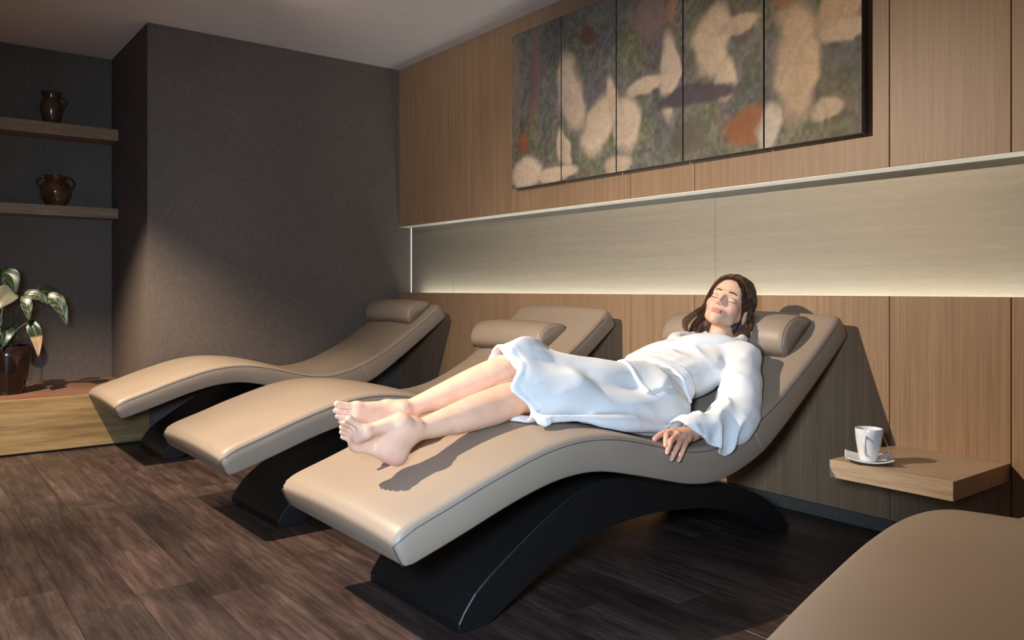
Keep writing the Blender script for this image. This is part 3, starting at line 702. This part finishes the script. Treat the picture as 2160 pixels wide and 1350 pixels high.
def canvas(k):
    a, b = XE[k]+.004, XE[k+1]-.004; e = tag(empty('canvas', ((a+b)/2, 0, CZ0)), NAMES[k], 'painting', 'five-part wall picture'); y0, y1 = -.047, -.0125
    box('stretcher', (a+.001, y0+.0015, CZ0+.001), (b-.001, 0, CZ1-.001), M_CEDGE, e)
    nx, nz = 70, 140; xs = np.linspace(a, b, nx); zs = np.linspace(CZ0, CZ1, nz); X, Z = np.meshgrid(xs, zs, indexing='ij')
    n1 = vnoise(X*9+3, Z*7, Z*0+1.5); n2 = vnoise(X*23, Z*17+5, Z*0+4.2); n3 = vnoise(X*4+9, Z*4, Z*0+7.7); n4 = vnoise(X*60, Z*45, Z*0+2.1)
    c = np.stack([.085+.10*n1+.05*n2-.02, .080+.085*n1+.05*n3-.015, .060+.055*n2+.05*n3-.01], -1)
    c = c*(0.65+.7*n4)[..., None]; mau = np.clip((n3-.55)*3, 0, 1)[..., None]; c = c*(1-mau*.5)+np.array([.17, .12, .13])*mau*.5
    wx, wz = X+.075*(n1-.5)+.03*(n2-.5), Z+.11*(n3-.5)+.012*(n4-.5)
    for bx, bz, rx, rz, ln, colr in BL:
        u = (wx-bx-ln*(wz-bz)*.5)/rx; v = (wz-bz)/rz; d = np.sqrt(u*u+v*v); m = np.clip((1.08-d)/.42, 0, 1)*.93; m = m*m*(3-2*m)
        sh = 0.72+.36*np.clip(.5+.35*u+.15*v+.5*(n1-.5), 0, 1); c = c*(1-m[..., None])+np.array(colr)*sh[..., None]*m[..., None]
    V = [(x, y0, z) for x in xs for z in zs]; Fc = [(i*nz+j, (i+1)*nz+j, (i+1)*nz+j+1, i*nz+j+1) for i in range(nx-1) for j in range(nz-1)]
    me = mesh_from('painted_face', V, Fc); set_col(me, np.clip(c.reshape(-1, 3), .01, .9)); link('painted_face', me, M_CANVAS, e)
for k in range(5): canvas(k)

# ------------------------------------------------------------------ the woman
person = tag(empty('person', (-2.06, -1.0, .44)), 'woman in a white bathrobe lying back with closed eyes and crossed bare feet', 'person')
SK = np.array([.74, .465, .315])
def A(*p): return np.array(p, float)
# ---- head (local frame: x her left, y face forward, z crown), built at 2 mm
HS = 1.08
hf = A(.383, -.778, .500); hu = A(.074, .565, .822)
hf /= np.linalg.norm(hf); hu = hu-hf*(hu@hf); hu /= np.linalg.norm(hu); hl = np.cross(hu, hf)
HB = np.stack([hl, hf, hu])                      # rows
EYE = A(-2.008, -.413, .917)
HC = EYE-HS*(hf*.082)
def h2w(p): return HC+HS*(np.asarray(p) @ HB)
def w2h(p): return ((np.asarray(p)-HC)/HS) @ HB.T
def build_head():
    f = Field((-.105, -.125, -.26), (.105, .13, .145), .0020)
    f.ell((0, -.014, .038), (.0715, .092, .082), .01)
    f.ell((0, .028, -.022), (.054, .056, .074), .03)
    f.ell((0, .042, .050), (.055, .042, .048), .03)
    for s in (-1, 1):
        f.cap((s*.051, .000, -.036), (s*.037, .030, -.066), .011, .011, .026); f.cap((s*.037, .030, -.066), (s*.011, .067, -.091), .011, .011, .022)
        f.ell((s*.037, .056, -.026), (.023, .022, .022), .022)
        f.cap((s*.012, .0815, .019), (s*.042, .067, .020), .009, .0085, .012)
    f.ell((0, .064, -.087), (.018, .020, .015), .016); f.ell((0, .0805, -.0925), (.0105, .008, .0090), .010)
    f.ell((0, .070, -.062), (.027, .019, .022), .015)
    for s in (-1, 1): f.ell((s*.031, .0985, .000), (.016, .016, .0115), .012, sign=-1)
    for s in (-1, 1): f.ell((s*.031, .0712, -.003), (.0165, .0135, .0112), .004)
    f.cap((0, .085, .012), (0, .103, -.027), .0062, .0076, .010); f.ell((0, .1068, -.0318), (.0068, .0072, .0062), .007)
    for s in (-1, 1):
        f.ell((s*.0098, .0960, -.0360), (.0044, .0070, .0044), .008); f.ell((s*.0060, .1020, -.0428), (.0032, .005, .0030), .002, sign=-1)
    for s in (-1, 1):
        f.ell((s*.0075, .0895, -.0600), (.0120, .0058, .0036), .004); f.ell((s*.006, .0885, -.0675), (.0120, .0064, .0044), .004)
    for a, b in (((-.022, .083, -.0622), (-.009, .0945, -.0640)), ((-.009, .0945, -.0640), (.009, .0945, -.0640)), ((.009, .0945, -.0640), (.022, .083, -.0622))):
        f.cap(a, b, .0012, .0012, .002, sign=-1)
    for s in (-1, 1):
        th = [[1, 0, 0], [0, .95, -.3], [0, .3, .95]]
        f.ell((s*.074, -.012, -.012), (.0085, .0175, .030), .006, th); f.ell((s*.083, -.008, -.006), (.006, .009, .017), .003, th, sign=-1)
    nb = w2h(A(-2.055, -.385, .690)); f.cap((0, -.028, -.050), tuple(nb), .041, .054, .010)
    f.cap((0, -.005, -.070), tuple(nb+A(0, .02, 0)), .026, .042, .012)
    P, F = f.mesh()
    lip = np.zeros(len(P))
    for cx_, cz_, rx_, rz_ in ((0, -.0598, .0220, .0050), (0, -.0682, .0185, .0058)):
        lip = np.maximum(lip, np.clip(1.35-np.hypot((P[:, 0]-cx_)/rx_, (P[:, 2]-cz_)/rz_)*1.05, 0, .3)/.3)
    lip *= (P[:, 1] > .074)
    ch = np.exp(-(((np.abs(P[:, 0])-.045)/.022)**2+((P[:, 2]+.035)/.024)**2))*(P[:, 1] > .02)
    lid = np.exp(-(((np.abs(P[:, 0])-.031)/.017)**2+((P[:, 2]-.004)/.009)**2))*(P[:, 1] > .05)
    ns = np.exp(-((P[:, 0]/.016)**2+((P[:, 2]+.04)/.015)**2))*(P[:, 1] > .09)
    c = np.tile(SK, (len(P), 1)); c = c*(1-lip[:, None])+A(.53, .235, .185)*lip[:, None]
    c = c*(1-.38*ch[:, None]*(1-lip[:, None]))+A(.62, .28, .22)*.38*ch[:, None]*(1-lip[:, None])
    c = c*(1-.25*lid[:, None])+A(.50, .26, .19)*.25*lid[:, None]; c = c*(1-.25*ns[:, None])+A(.6, .3, .22)*.25*ns[:, None]
    return h2w(P), F, c
def build_legs():
    f = Field((-2.32, -2.12, .40), (-1.82, -1.30, .86), .0034)
    f.chain([(-2.02, -1.25, .642), (-2.050, -1.37, .690), (-2.058, -1.425, .700), (-2.068, -1.50, .682), (-2.095, -1.585, .648), (-2.12, -1.70, .608), (-2.13, -1.775, .586), (-2.132, -1.82, .575)], [.066, .053, .050, .047, .046, .036, .0285, .0275], .012)
    f.chain([(-2.09, -1.49, .655), (-2.108, -1.57, .630), (-2.122, -1.69, .600)], [.034, .041, .030], .022)
    f.chain([(-2.06, -1.25, .60), (-2.02, -1.40, .604), (-2.008, -1.47, .602), (-2.0, -1.535, .597), (-1.985, -1.66, .575), (-1.975, -1.78, .555), (-1.97, -1.84, .548), (-1.968, -1.88, .545)], [.075, .060, .055, .051, .049, .038, .0315, .0305], .012)
    f.chain([(-1.99, -1.50, .588), (-1.982, -1.58, .574), (-1.978, -1.72, .556)], [.040, .045, .034], .022)
    def foot(an, he, toe_big, t, m, n, sgn):
        t, m, n = (q/np.linalg.norm(q) for q in (A(*t), A(*m), A(*n))); an, he, tb_ = A(*an), A(*he), A(*toe_big)
        f.cap(an, he, .027, .024, .022); f.ell(he, (.027, .027, .027), .016)
        f.ell(an+m*.029-t*.002, (.009, .009, .009), .014); f.ell(an-m*.027-t*.008-n*.006, (.009, .009, .009), .014)
        L = [0, .003, -.004, -.015, -.029]; toes = []
        for i in range(5):
            off = [0, .0195, .0350, .0485, .0605][i]
            tip = tb_-m*off+t*L[i]-n*(.003 if i else 0); knuck = tip-t*[.030, .026, .024, .022, .020][i]+n*[.001, .008, .008, .007, .005][i]
            ball = tip-t*[.060, .061, .059, .055, .049][i]+n*[-.003, .004, .004, .002, -.001][i]
            rt = [.0110, .0080, .0076, .0073, .0072][i]
            f.cap(knuck, tip, rt*.88, rt, .002); f.cap(ball, knuck, [.0150, .0115, .0112, .011, .011][i], rt*.9, .004)
            mid = an+t*.050-n*.006+m*(.008-.008*i)
            f.cap(ball, mid, [.0160, .0135, .0130, .0125, .0125][i], [.0210, .0205, .019, .0175, .017][i], .016)
            f.cap(mid, an+t*.008+n*.004, [.0215, .021, .020, .019, .018][i], .027, .014)
            toes.append((tip, t, n, rt))
        lat = tb_-m*.060-t*.070-n*.006; f.cap(lat, he+t*.012-m*.008, .0125, .0195, .018)
        f.cap(tb_-t*.062-n*.010, tb_-t*.058-m*.03-n*.009, .0145, .012, .016)
        f.cap(an+t*.045-n*.016+m*.004, he+t*.022+m*.002, .0215, .022, .02); f.cap(an+t*.022-n*.016, he+t*.03-m*.004, .024, .022, .03); f.cap(an+t*.038-n*.022, he+t*.045+n*.006, .020, .018, .03)
        return toes
    T = []
    t = A(-.10, -.80, .58); m = A(.62, -.05, .78); m -= t*(m@t)/(t@t); n = np.cross(t, m)
    T += foot((-1.968, -1.878, .547), (-1.975, -1.922, .480), (-1.975, -2.072, .597), t, m, n, 1)
    t = A(-.12, -.95, .22); m = A(-.38, .0, .92); m -= t*(m@t)/(t@t); n = np.cross(m, t)
    T += foot((-2.132, -1.815, .573), (-2.125, -1.775, .525), (-2.150, -2.022, .613), t, m, n, -1)
    P, F = f.mesh(); c = np.tile(SK*A(1.02, .98, .97), (len(P), 1))
    # rosier heels, soles and toes
    red = np.exp(-((P[:, 1]+1.93)/.05)**2-((P[:, 2]-.475)/.04)**2)
    for tip, _, _, _ in T: red = np.maximum(red, .8*np.exp(-((P-tip)**2).sum(1)/.016**2))
    red = np.maximum(red, .7*np.exp(-((P-A(-1.985, -2.03, .54))**2).sum(1)/.03**2)); c = c*(1-.4*red[:, None])+A(.60, .27, .22)*.4*red[:, None]
    return P, F, c, T
FINGERS = {'thumb': ([(-1.772, -1.000, .470), (-1.760, -1.040, .477), (-1.753, -1.078, .474), (-1.748, -1.108, .466)], [.014, .0115, .0098, .0085]),
           'index': ([(-1.742, -1.028, .478), (-1.722, -1.078, .482), (-1.707, -1.102, .470), (-1.694, -1.118, .455)], [.0115, .0095, .0085, .0074]),
           'middle': ([(-1.722, -1.030, .473), (-1.694, -1.092, .466), (-1.687, -1.110, .450), (-1.684, -1.122, .434)], [.0115, .0096, .0085, .0074]),
           'ring': ([(-1.718, -1.008, .464), (-1.6895, -1.062, .450), (-1.685, -1.086, .429), (-1.683, -1.102, .411)], [.0112, .0093, .0083, .0072]),
           'little': ([(-1.716, -.986, .456), (-1.6895, -1.034, .440), (-1.685, -1.054, .418), (-1.683, -1.068, .402)], [.0105, .0082, .0073, .0064])}
def build_hand():
    f = Field((-1.83, -1.15, .37), (-1.65, -.70, .54), .0019)
    wr_ = (-1.742, -.930, .468)
    for nme, (pts, rs) in FINGERS.items():
        f.chain(pts, rs, .003)
        if nme != 'thumb': f.cap(pts[0], A(*wr_)+A(0, -.012, 0), rs[0]*1.12, .018, .012)
    f.cap(FINGERS['thumb'][0][0], wr_, .016, .020, .012)
    f.cap((-1.738, -1.005, .463), wr_, .019, .020, .015)
    f.cap(wr_, (-1.755, -.72, .475), .024, .036, .02)
    P, F = f.mesh()
    f2 = Field((-2.38, -1.06, .44), (-2.20, -.80, .58), .0035); mir = lambda p: A(-2.292-(p[0]+1.742)*.55, p[1]+.065, .497+(p[2]-.468)*.35)
    for nme, (pts, rs) in FINGERS.items():
        f2.chain([mir(p) for p in pts], rs, .003)
        if nme != 'thumb': f2.cap(mir(pts[0]), mir(A(*wr_)+A(0, -.012, 0)), rs[0]*1.12, .018, .012)
    f2.cap(mir(FINGERS['thumb'][0][0]), mir(wr_), .016, .020, .012); f2.cap(mir(wr_), (-2.292, -.81, .50), .022, .026, .02)
    P, F = join([(P, F), f2.mesh()]); c = np.tile(SK*A(.93, .78, .74), (len(P), 1))
    for nme, (pts, rs) in FINGERS.items():
        for j in (1, 3): r_ = np.exp(-((P-A(*pts[j]))**2).sum(1)/.010**2)[:, None]; c = c*(1-.25*r_)+A(.58, .25, .19)*.25*r_
    return P, F, c
def build_torso():
    f = Field((-2.42, -1.34, .40), (-1.70, -.30, .86), .012); k = .05
    f.ell((-2.06, -.93, .545), (.165, .14, .095), k); f.ell((-2.06, -.74, .60), (.13, .14, .085), k); f.ell((-2.06, -.56, .635), (.14, .13, .070), k)
    f.cap((-2.20, -.46, .665), (-1.92, -.46, .665), .046, .046, k); f.cap((-2.06, -.47, .665), (-2.055, -.39, .70), .055, .052, k)
    f.cap((-1.97, -.93, .545), (-2.02, -1.26, .640), .080, .064, k); f.cap((-2.15, -.93, .535), (-2.06, -1.26, .60), .085, .074, k)
    f.chain([(-1.90, -.46, .66), (-1.79, -.62, .515), (-1.755, -.74, .475)], [.05, .042, .036], k); f.chain([(-2.22, -.46, .66), (-2.315, -.63, .56), (-2.290, -.84, .495)], [.05, .040, .027], k)
    P, F = f.mesh(); return P, F, np.tile(SK, (len(P), 1))
ph, fh, ch_ = build_head(); pg, fg, cg, TOES = build_legs(); pa, fa, ca = build_hand(); pto, fto, cto = build_torso()
P, F = join([(ph, fh), (pg, fg), (pa, fa), (pto, fto)])
me = np_mesh('body', P, F); set_col(me, np.concatenate([ch_, cg, ca, cto])); body = link('body', me, M_SKIN, person)

def nail(c, t, n, w_, l_):
    t = t/np.linalg.norm(t); n = n-t*(n@t); n /= np.linalg.norm(n); s = np.cross(t, n); V = []; Fc = []
    for i in range(5):
        for j in range(5):
            a, b = i/2-1, j/2-1; V.append(c+t*a*l_+s*b*w_*(1-.18*a*a)+n*(-.0011*(b*b)*2-.0006*a*a))
    for i in range(4):
        for j in range(4): Fc.append((i*5+j, i*5+j+1, (i+1)*5+j+1, (i+1)*5+j))
    o = link('nail', mesh_from('nail', V, Fc), M_NAIL, body, True); md = o.modifiers.new('t', 'SOLIDIFY'); md.thickness = .0006
for nme, (pts, rs) in FINGERS.items():
    p2, p3 = A(*pts[2]), A(*pts[3]); t = p3-p2; t /= np.linalg.norm(t); out = A(.80, -.30, .50) if nme not in ('thumb',) else A(.3, -.2, .9)
    out = out-t*(out@t); out /= np.linalg.norm(out); nail(p3+t*rs[3]*.15+out*rs[3]*.97, t, out, rs[3]*.66, rs[3]*.75)
for tip, t, n, rt in TOES: nail(tip+t*rt*.15+n*rt*.95, t, n, rt*.62, rt*.55)
# brows and closed lashes
for s in (-1, 1):
    bp_ = [(s*.012, .0922, .0190), (s*.022, .0900, .0220), (s*.034, .0836, .0236), (s*.048, .0712, .0190)]
    V, Fq = tube([h2w(q) for q in spline(bp_, 12)], [HS*r for r in np.interp(np.linspace(0, 1, 12), [0, .25, .7, 1], [.0019, .0030, .0022, .0007])], 6); link('eyebrow', mesh_from('eyebrow', V, Fq), M_BROW, body, True)
    la = [(s*.0165, .0795, -.0085), (s*.023, .0835, -.0115), (s*.031, .0850, -.0128), (s*.039, .0825, -.0118), (s*.0465, .0755, -.0085)]
    V, Fq = tube([h2w(q) for q in spline(la, 14)], [HS*r for r in np.interp(np.linspace(0, 1, 14), [0, .5, .9, 1], [.0006, .0012, .0013, .0006])], 6); link('eyelash', mesh_from('eyelash', V, Fq), M_BROW, body, True)

# ---- hair: a cap plus combed locks
def build_hair():
    f = Field((-.15, -.15, -.25), (.15, .13, .165), .0028)
    f.ell((0, -.013, .042), (.0828, .1058, .0935), .01)
    f.ell((0, -.055, -.03), (.078, .06, .09), .03)
    for s in (-1, 1):
        f.chain([(s*.070, .020, .045), (s*.078, -.012, .015), (s*.085, -.040, -.03), (s*.078, -.048, -.09), (s*.066, -.03, -.14)], [.014, .016, .018, .017 if s > 0 else .022, .008], .02)
    V = f.V; X, Y, Z = np.meshgrid(*f.ax, indexing='ij')
    win_ = (np.sqrt((X/.0625)**2+((Z+.022)/.098)**2)-1)*.06
    V = np.maximum(V, -np.maximum(win_, -(Y-.002)*.9)).astype(np.float32); f.V = V
    for s in (-1, 1): f.ell((s*.090, .0, -.016), (.024, .022, .026), .004, sign=-1)
    V = f.V; msk = np.abs(V) < .02
    th = np.arctan2(np.abs(X[msk]), Z[msk]-.0)
    ph_ = Y[msk]; V[msk] += .0007*np.sin(ph_*420+6*np.sin(th*3)+X[msk]*40)+.0006*np.sin(ph_*230+th*9)
    P, F = f.mesh(V); st_ = np.sin(P[:, 1]*330+np.abs(P[:, 0])*60+P[:, 2]*25)*.5+.5; hi = np.exp(-((np.abs(P[:, 0])-.06)/.04)**2)
    c = A(.030, .014, .008)+np.outer(st_*.55+.2*hi, A(.045, .021, .011)); return h2w(P), F, c
hp_, hfc, hcol = build_hair()
parts_v = [hp_]; parts_f = [hfc]; cols = [hcol]; nv = len(hp_)
rng = np.random.RandomState(5)
def strand(pts, r, c):
    global nv
    q = spline([h2w(p) for p in pts], 14); V, Fq = tube(q, [r*x for x in np.interp(np.linspace(0, 1, 14), [0, .15, .8, 1], [.5, 1, .9, .25])], 5, caps=False)
    parts_v.append(np.array(V)); parts_f.append(np.array(Fq)+nv); cols.append(np.tile(c, (len(V), 1))); nv += len(V)
def on_cap(p, d=0.0):
    c0 = A(0, -.013, .042); v = A(*p)-c0; r_ = A(.084, .107, .095)+d; return c0+v/np.linalg.norm(v/r_)
for i in range(1500):
    s = 1 if rng.rand() < .55 else -1; back = rng.uniform(0, 1)**1.6; j = rng.normal(0, 1, 6)*.0035; dd = rng.uniform(.0005, .0055)
    y = .083-.14*back              # along the parting, from the hairline to the crown
    p0 = on_cap((s*.002, y, .085+.05*min(1, back*2.5)), dd*.5); p1 = on_cap((s*.040, y*.82+.002, .088+.025*back), dd); p2 = on_cap((s*(.062+.004*back), .054-.087*back+j[0], .056), dd)
    p3 = on_cap((s*.080, .006-.050*back+j[1], .018+j[2]*2), dd) if s > 0 else A(s*(.078+dd), .026-.075*back+j[1], .006+j[2]*2)
    fwd = 0 if s > 0 else .018*(1-back)
    p4 = A(s*(.0915-.016*back+j[3]), -.040+fwd-.035*back+j[4], -.045+j[5]*2) if s < 0 else A(.086-.014*back+j[3], -.052-.03*back+j[4], -.040+j[5]*2)
    L = rng.uniform(.75, 1.1); wv = .010*math.sin(i*1.7)
    p5 = A(s*(.098-.02*back)+wv, -.040+fwd-.02*back, -.105*L-.01); p6 = A(s*(.086-.02*back)-wv+j[0]*2, -.018-.01*back+j[1]*2, -.150*L-.015); p7 = A(s*(.066-.01*back)+j[2]*3, -.005+j[3]*3, -.185*L-.01)
    if s > 0:
        p4 = A(.099-.006*back+j[3], -.020-.014*back+j[4], -.020+j[5]*2); p5 = A(.117-.010*back+wv*.6, .006-.010*back, -.054*L); p6 = A(.119-.014*back-wv*.6+j[0], .014-.006*back+j[1], -.088*L); p7 = A(.100-.02*back+j[2]*1.5, .012+j[3]*1.5, -.116*L)
    tone = rng.rand(); c = A(.042, .020, .011)*(1-tone)+A(.21, .098, .044)*tone**2+A(.012, .006, .004)
    strand([p0, p1, p2, p3, p4, p5, p6, p7], rng.uniform(.0007, .0014), c)
# the loose lock that swings forward on her right side
for i in range(110):
    j = rng.normal(0, 1, 6)*.003; tone = rng.rand(); c = A(.045, .02, .011)*(1-tone)+A(.17, .078, .034)*tone**2+A(.01, .005, .003); k = rng.uniform(0, .02)
    strand([(-.076, .012+j[0], .045), (-.080+j[1], .006, -.01), (-.088-k+j[2], .004+j[3], -.055), (-.108-k*1.3+j[4], .002, -.100), (-.105-k*.6+j[5], .006, -.138), (-.080+j[0]*2, .012, -.158)], rng.uniform(.0007, .0013), c)
P = np.concatenate(parts_v); F = np.concatenate(parts_f); me = np_mesh('hair', P, F); set_col(me, np.concatenate(cols)); link('hair', me, M_HAIR, person)

# ---- the bathrobe
NEARP = [(-2.02, -.32, .755), (-1.970, -.345, .757), (-1.932, -.41, .742), (-1.950, -.49, .738), (-2.005, -.565, .738), (-2.06, -.635, .724), (-2.11, -.705, .702), (-2.15, -.775, .672)]
FARP = [(-2.02, -.32, .755), (-2.095, -.335, .764), (-2.142, -.395, .760), (-2.147, -.475, .752), (-2.135, -.545, .742), (-2.10, -.60, .732)]
def build_robe():
    lo, hi, h = (-2.53, -1.64, .36), (-1.62, -.26, .92), .0052
    f = Field(lo, hi, h); k = .06
    tor = [[1, 0, 0], [0, .87, .50], [0, -.50, .87]]; plv = [[1, 0, 0], [0, .96, .28], [0, -.28, .96]]
    f.ell((-2.055, -.93, .555), (.200, .170, .118), k, plv)
    f.ell((-2.055, -.76, .598), (.165, .155, .100), k, tor); f.ell((-2.055, -.575, .645), (.178, .165, .086), k, tor)
    f.cap((-2.235, -.455, .676), (-1.885, -.455, .674), .056, .056, k)
    f.ell((-2.06, -.60, .668), (.150, .095, .042), .08, tor)
    f.cap((-1.98, -.93, .555), (-2.05, -1.42, .704), .112, .074, .07); f.cap((-2.05, -1.40, .702), (-2.075, -1.66, .695), .074, .078, .05)
    f.cap((-2.15, -.93, .545), (-2.03, -1.46, .615), .112, .085, .07); f.cap((-2.03, -1.44, .61), (-2.03, -1.62, .60), .085, .080, .05)
    f.cap((-2.16, -1.1, .56), (-2.13, -1.60, .60), .080, .075, .06)
    # cloth falling to the seat on the near side and along the hem
    f.chain([(-1.935, -1.62, .585), (-1.915, -1.50, .585), (-1.895, -1.25, .565), (-1.88, -1.0, .520), (-1.89, -.85, .50)], [.045, .048, .060, .065, .06], .06)
    f.chain([(-1.845, -1.60, .553), (-1.835, -1.50, .557), (-1.825, -1.30, .540), (-1.815, -1.12, .505), (-1.82, -.98, .475)], [.020, .022, .022, .020, .016], .025)
    f.cap((-1.86, -1.50, .56), (-1.825, -1.50, .548), .024, .020, .02)
    f.chain([(-1.985, -1.66, .645), (-1.965, -1.50, .640), (-1.945, -1.32, .625)], [.062, .064, .066], .06)
    X, Y, Z = np.meshgrid(*f.ax, indexing='ij')
    # neck opening
    nbk = A(-2.055, -.385, .705); hd_ = h2w((0, -.01, -.05)); f.cap(nbk-(hd_-nbk)*.1, hd_, .056, .062, .012, sign=-1)
    # hem
    hem = -(Y+1.512+.062*np.exp(-((Z-.645)/.055)**2)*np.clip((X+2.12)/.12, 0, 1)+.006*np.sin(Z*50)+.010*np.sin(X*31+1.0))
    main = f.V
    # sleeves
    g = Field(lo, hi, h)
    g.chain([(-1.895, -.475, .656), (-1.830, -.55, .594), (-1.765, -.66, .505), (-1.752, -.80, .472), (-1.752, -1.05, .462)], [.074, .077, .080, .068, .050], .03)
    g.chain([(-1.745, -.66, .49), (-1.712, -.78, .432), (-1.704, -.95, .405)], [.056, .040, .034], .03)
    cuff = (-.61*Y-.80*Z-.2007)/1.006+.006*np.sin(X*60)
    ns_, = (g.V,)
    def folds(V, fn):
        m = np.abs(V) < .045; V[m] += fn(X[m], Y[m], Z[m]).astype(np.float32)
    rdg = lambda n: (1-np.abs(2*np.clip((n-.5)*1.35+.5, 0, 1)-1))**1.5
    def fsk(x, y, z):
        wgt = np.clip((-.80-y)/.15, 0, 1); u = x+.35*(y+1.2)
        a = rdg(vnoise(u*9+.7*z, y*2.2+3, z*8+1.0))-.5; b = rdg(vnoise(x*7+5, y*10+z*7, z*3+6))-.5; c = vnoise(x*22, y*13, z*22)-.5
        t = np.clip((y+.85)/.12, 0, 1)
        d_ = rdg(vnoise(x*5+y*9, y*6-x*6+2, z*12+9))-.5; e_ = vnoise(x*20, y*22, z*18)-.5
        return -(wgt*(.017*a+.011*b+.005*c)+t*(.015*d_+.006*e_))
    folds(main, fsk); main0 = main.copy()
    bn = A(-.16, .94, .28); bn /= np.linalg.norm(bn); bc = A(-1.97, -.792, .616); bd = (X-bc[0])*bn[0]+(Y-bc[1])*bn[1]+(Z-bc[2])*bn[2]
    m_ = (np.abs(main) < .04) & (np.abs(bd) < .22)
    main[m_] -= (.0050*np.sin((X[m_]-Z[m_])*95+7*vnoise(X[m_]*9, Y[m_]*9, Z[m_]*9))*np.exp(-np.abs(bd[m_])/.055)).astype(np.float32)
    def fsl(x, y, z):
        lowarm = np.clip((-y-.55)/.12, 0, 1); a = rdg(vnoise(x*9+2, (y*.9-z*.45)*17, z*7+3))-.5; b = rdg(vnoise(x*8+8, (y*.6+z*.8)*9, z*4+5))-.5; c = vnoise(x*24, y*26, z*24)-.5
        return -(lowarm*.018*a+(1-lowarm)*.012*b+.005*c)
    folds(ns_, fsl)
    main += (.0028*np.exp(-((hem+.030)/.0045)**2)).astype(np.float32)
    sl_out = np.maximum(ns_, cuff)
    sl = np.maximum(sl_out, -np.maximum(ns_+.013, -(cuff+.08)))
    m_out = np.maximum(main, hem)
    m_ = np.maximum(m_out, -np.maximum(main+.013, -(hem+.16)))
    # far sleeve
    r_ = Field(lo, hi, h); r_.chain([(-2.235, -.47, .668), (-2.295, -.55, .62), (-2.320, -.635, .562), (-2.295, -.82, .505)], [.076, .072, .064, .050], .03)
    folds(r_.V, fsl); kk = .010+.055*np.clip((Y+.60)/.08, 0, 1)*np.clip((Z-.62)/.06, 0, 1); outer = smin(smin(m_, sl, kk), r_.V, .02)
    # the robe rests on the cushion and does not sink into it
    zt = np.interp(f.ax[1], tp[:, 0], tp[:, 1])[None, :, None]+.0165*(1-((X-CX)/HW)**2).clip(0, 1); over = np.abs(X-CX) < HW+.004
    outer = np.where(over, np.maximum(outer, -(Z-zt-.001)*.85), outer).astype(np.float32)
    full = smin(smin(main, ns_, .012), r_.V, .02)
    nearp = NEARP; farp = FARP
    wN = Field(lo, hi, h).chain(nearp, [.040]*len(nearp), .01).V; wF = Field(lo, hi, h).chain(farp, [.036]*len(farp), .01).V
    wm = np.minimum(wN, wF); outer = (outer+.007*np.exp(-((wm-.002)/.0055)**2)*(np.abs(outer) < .03)).astype(np.float32)
    P, F = f.mesh(outer); P = lap(P, F, 3)
    # pieces sewn on: belt, pocket, front edge
    bn = A(-.16, .94, .28); bn /= np.linalg.norm(bn); bc = A(-1.97, -.792, .616)
    sb_ = (X-bc[0])*bn[0]+(Y-bc[1])*bn[1]+(Z-bc[2])*bn[2]
    belt = np.maximum(main0-.0090, np.abs(sb_)-.0235); gro = np.abs(np.abs(sb_)-.012); belt = belt+.0022*np.exp(-(gro/.003)**2)
    belt = np.maximum(belt, -(ns_-.002)); belt = np.maximum(belt, -(Z-zt-.002)*.85).astype(np.float32)
    pb = f.mesh(belt); pb = (lap(*pb, 2), pb[1])
    pc = A(-1.945, -.958, .625); nn = A(.62, -.06, .78); nn /= np.linalg.norm(nn); px = A(0, 1, .05); px -= nn*(px@nn); px /= np.linalg.norm(px); py = np.cross(nn, px)
    U_ = (X-pc[0])*px[0]+(Y-pc[1])*px[1]+(Z-pc[2])*px[2]; W_ = (X-pc[0])*py[0]+(Y-pc[1])*py[1]+(Z-pc[2])*py[2]; Nn = (X-pc[0])*nn[0]+(Y-pc[1])*nn[1]+(Z-pc[2])*nn[2]
    rim = .0035*np.exp(-((U_+.062)/.007)**2)
    pk = np.maximum(np.maximum(main0-.0065-rim, np.maximum(np.abs(U_)-.072, np.abs(W_)-.085)), -(Nn+.06)); pk = np.maximum(pk, -(ns_-.003)).astype(np.float32)
    pp = f.mesh(pk); pp = (lap(*pp, 2), pp[1])
    def lapel(path, w_):
        t_ = -smin(-(main0-.024), -w_, .008); t_ = np.maximum(t_, -(main0+.012))
        ring = Field(lo, hi, h); ring.chain(path[:4], [.020, .022, .022, .016], .01); return smin(t_, ring.V, .012)
    ca, cb = lapel(nearp, wN), lapel(farp, wF)
    crease = .004*np.exp(-((ca-cb)/.004)**2); cl = np.minimum(ca, cb)+crease*(ca < .01)*(cb < .01)
    hd2 = Field(lo, hi, h); hd2.cap(nbk-(hd_-nbk)*.1, hd_, .053, .060, .005); cl = np.maximum(cl, -hd2.V).astype(np.float32)
    pcl = f.mesh(cl); pcl = (lap(*pcl, 2), pcl[1])
    return (P, F), pb, pp, pcl
(robe_p, robe_f), pb, pp, pcl = build_robe()
robe = link('bathrobe', np_mesh('bathrobe', robe_p, robe_f), M_ROBE, person); robe['label'] = 'white terry bathrobe'
link('belt', np_mesh('belt', *pb), M_ROBE, robe); link('pocket', np_mesh('pocket', *pp), M_ROBE, robe)
link('collar', np_mesh('collar', *pcl), M_ROBE, robe)
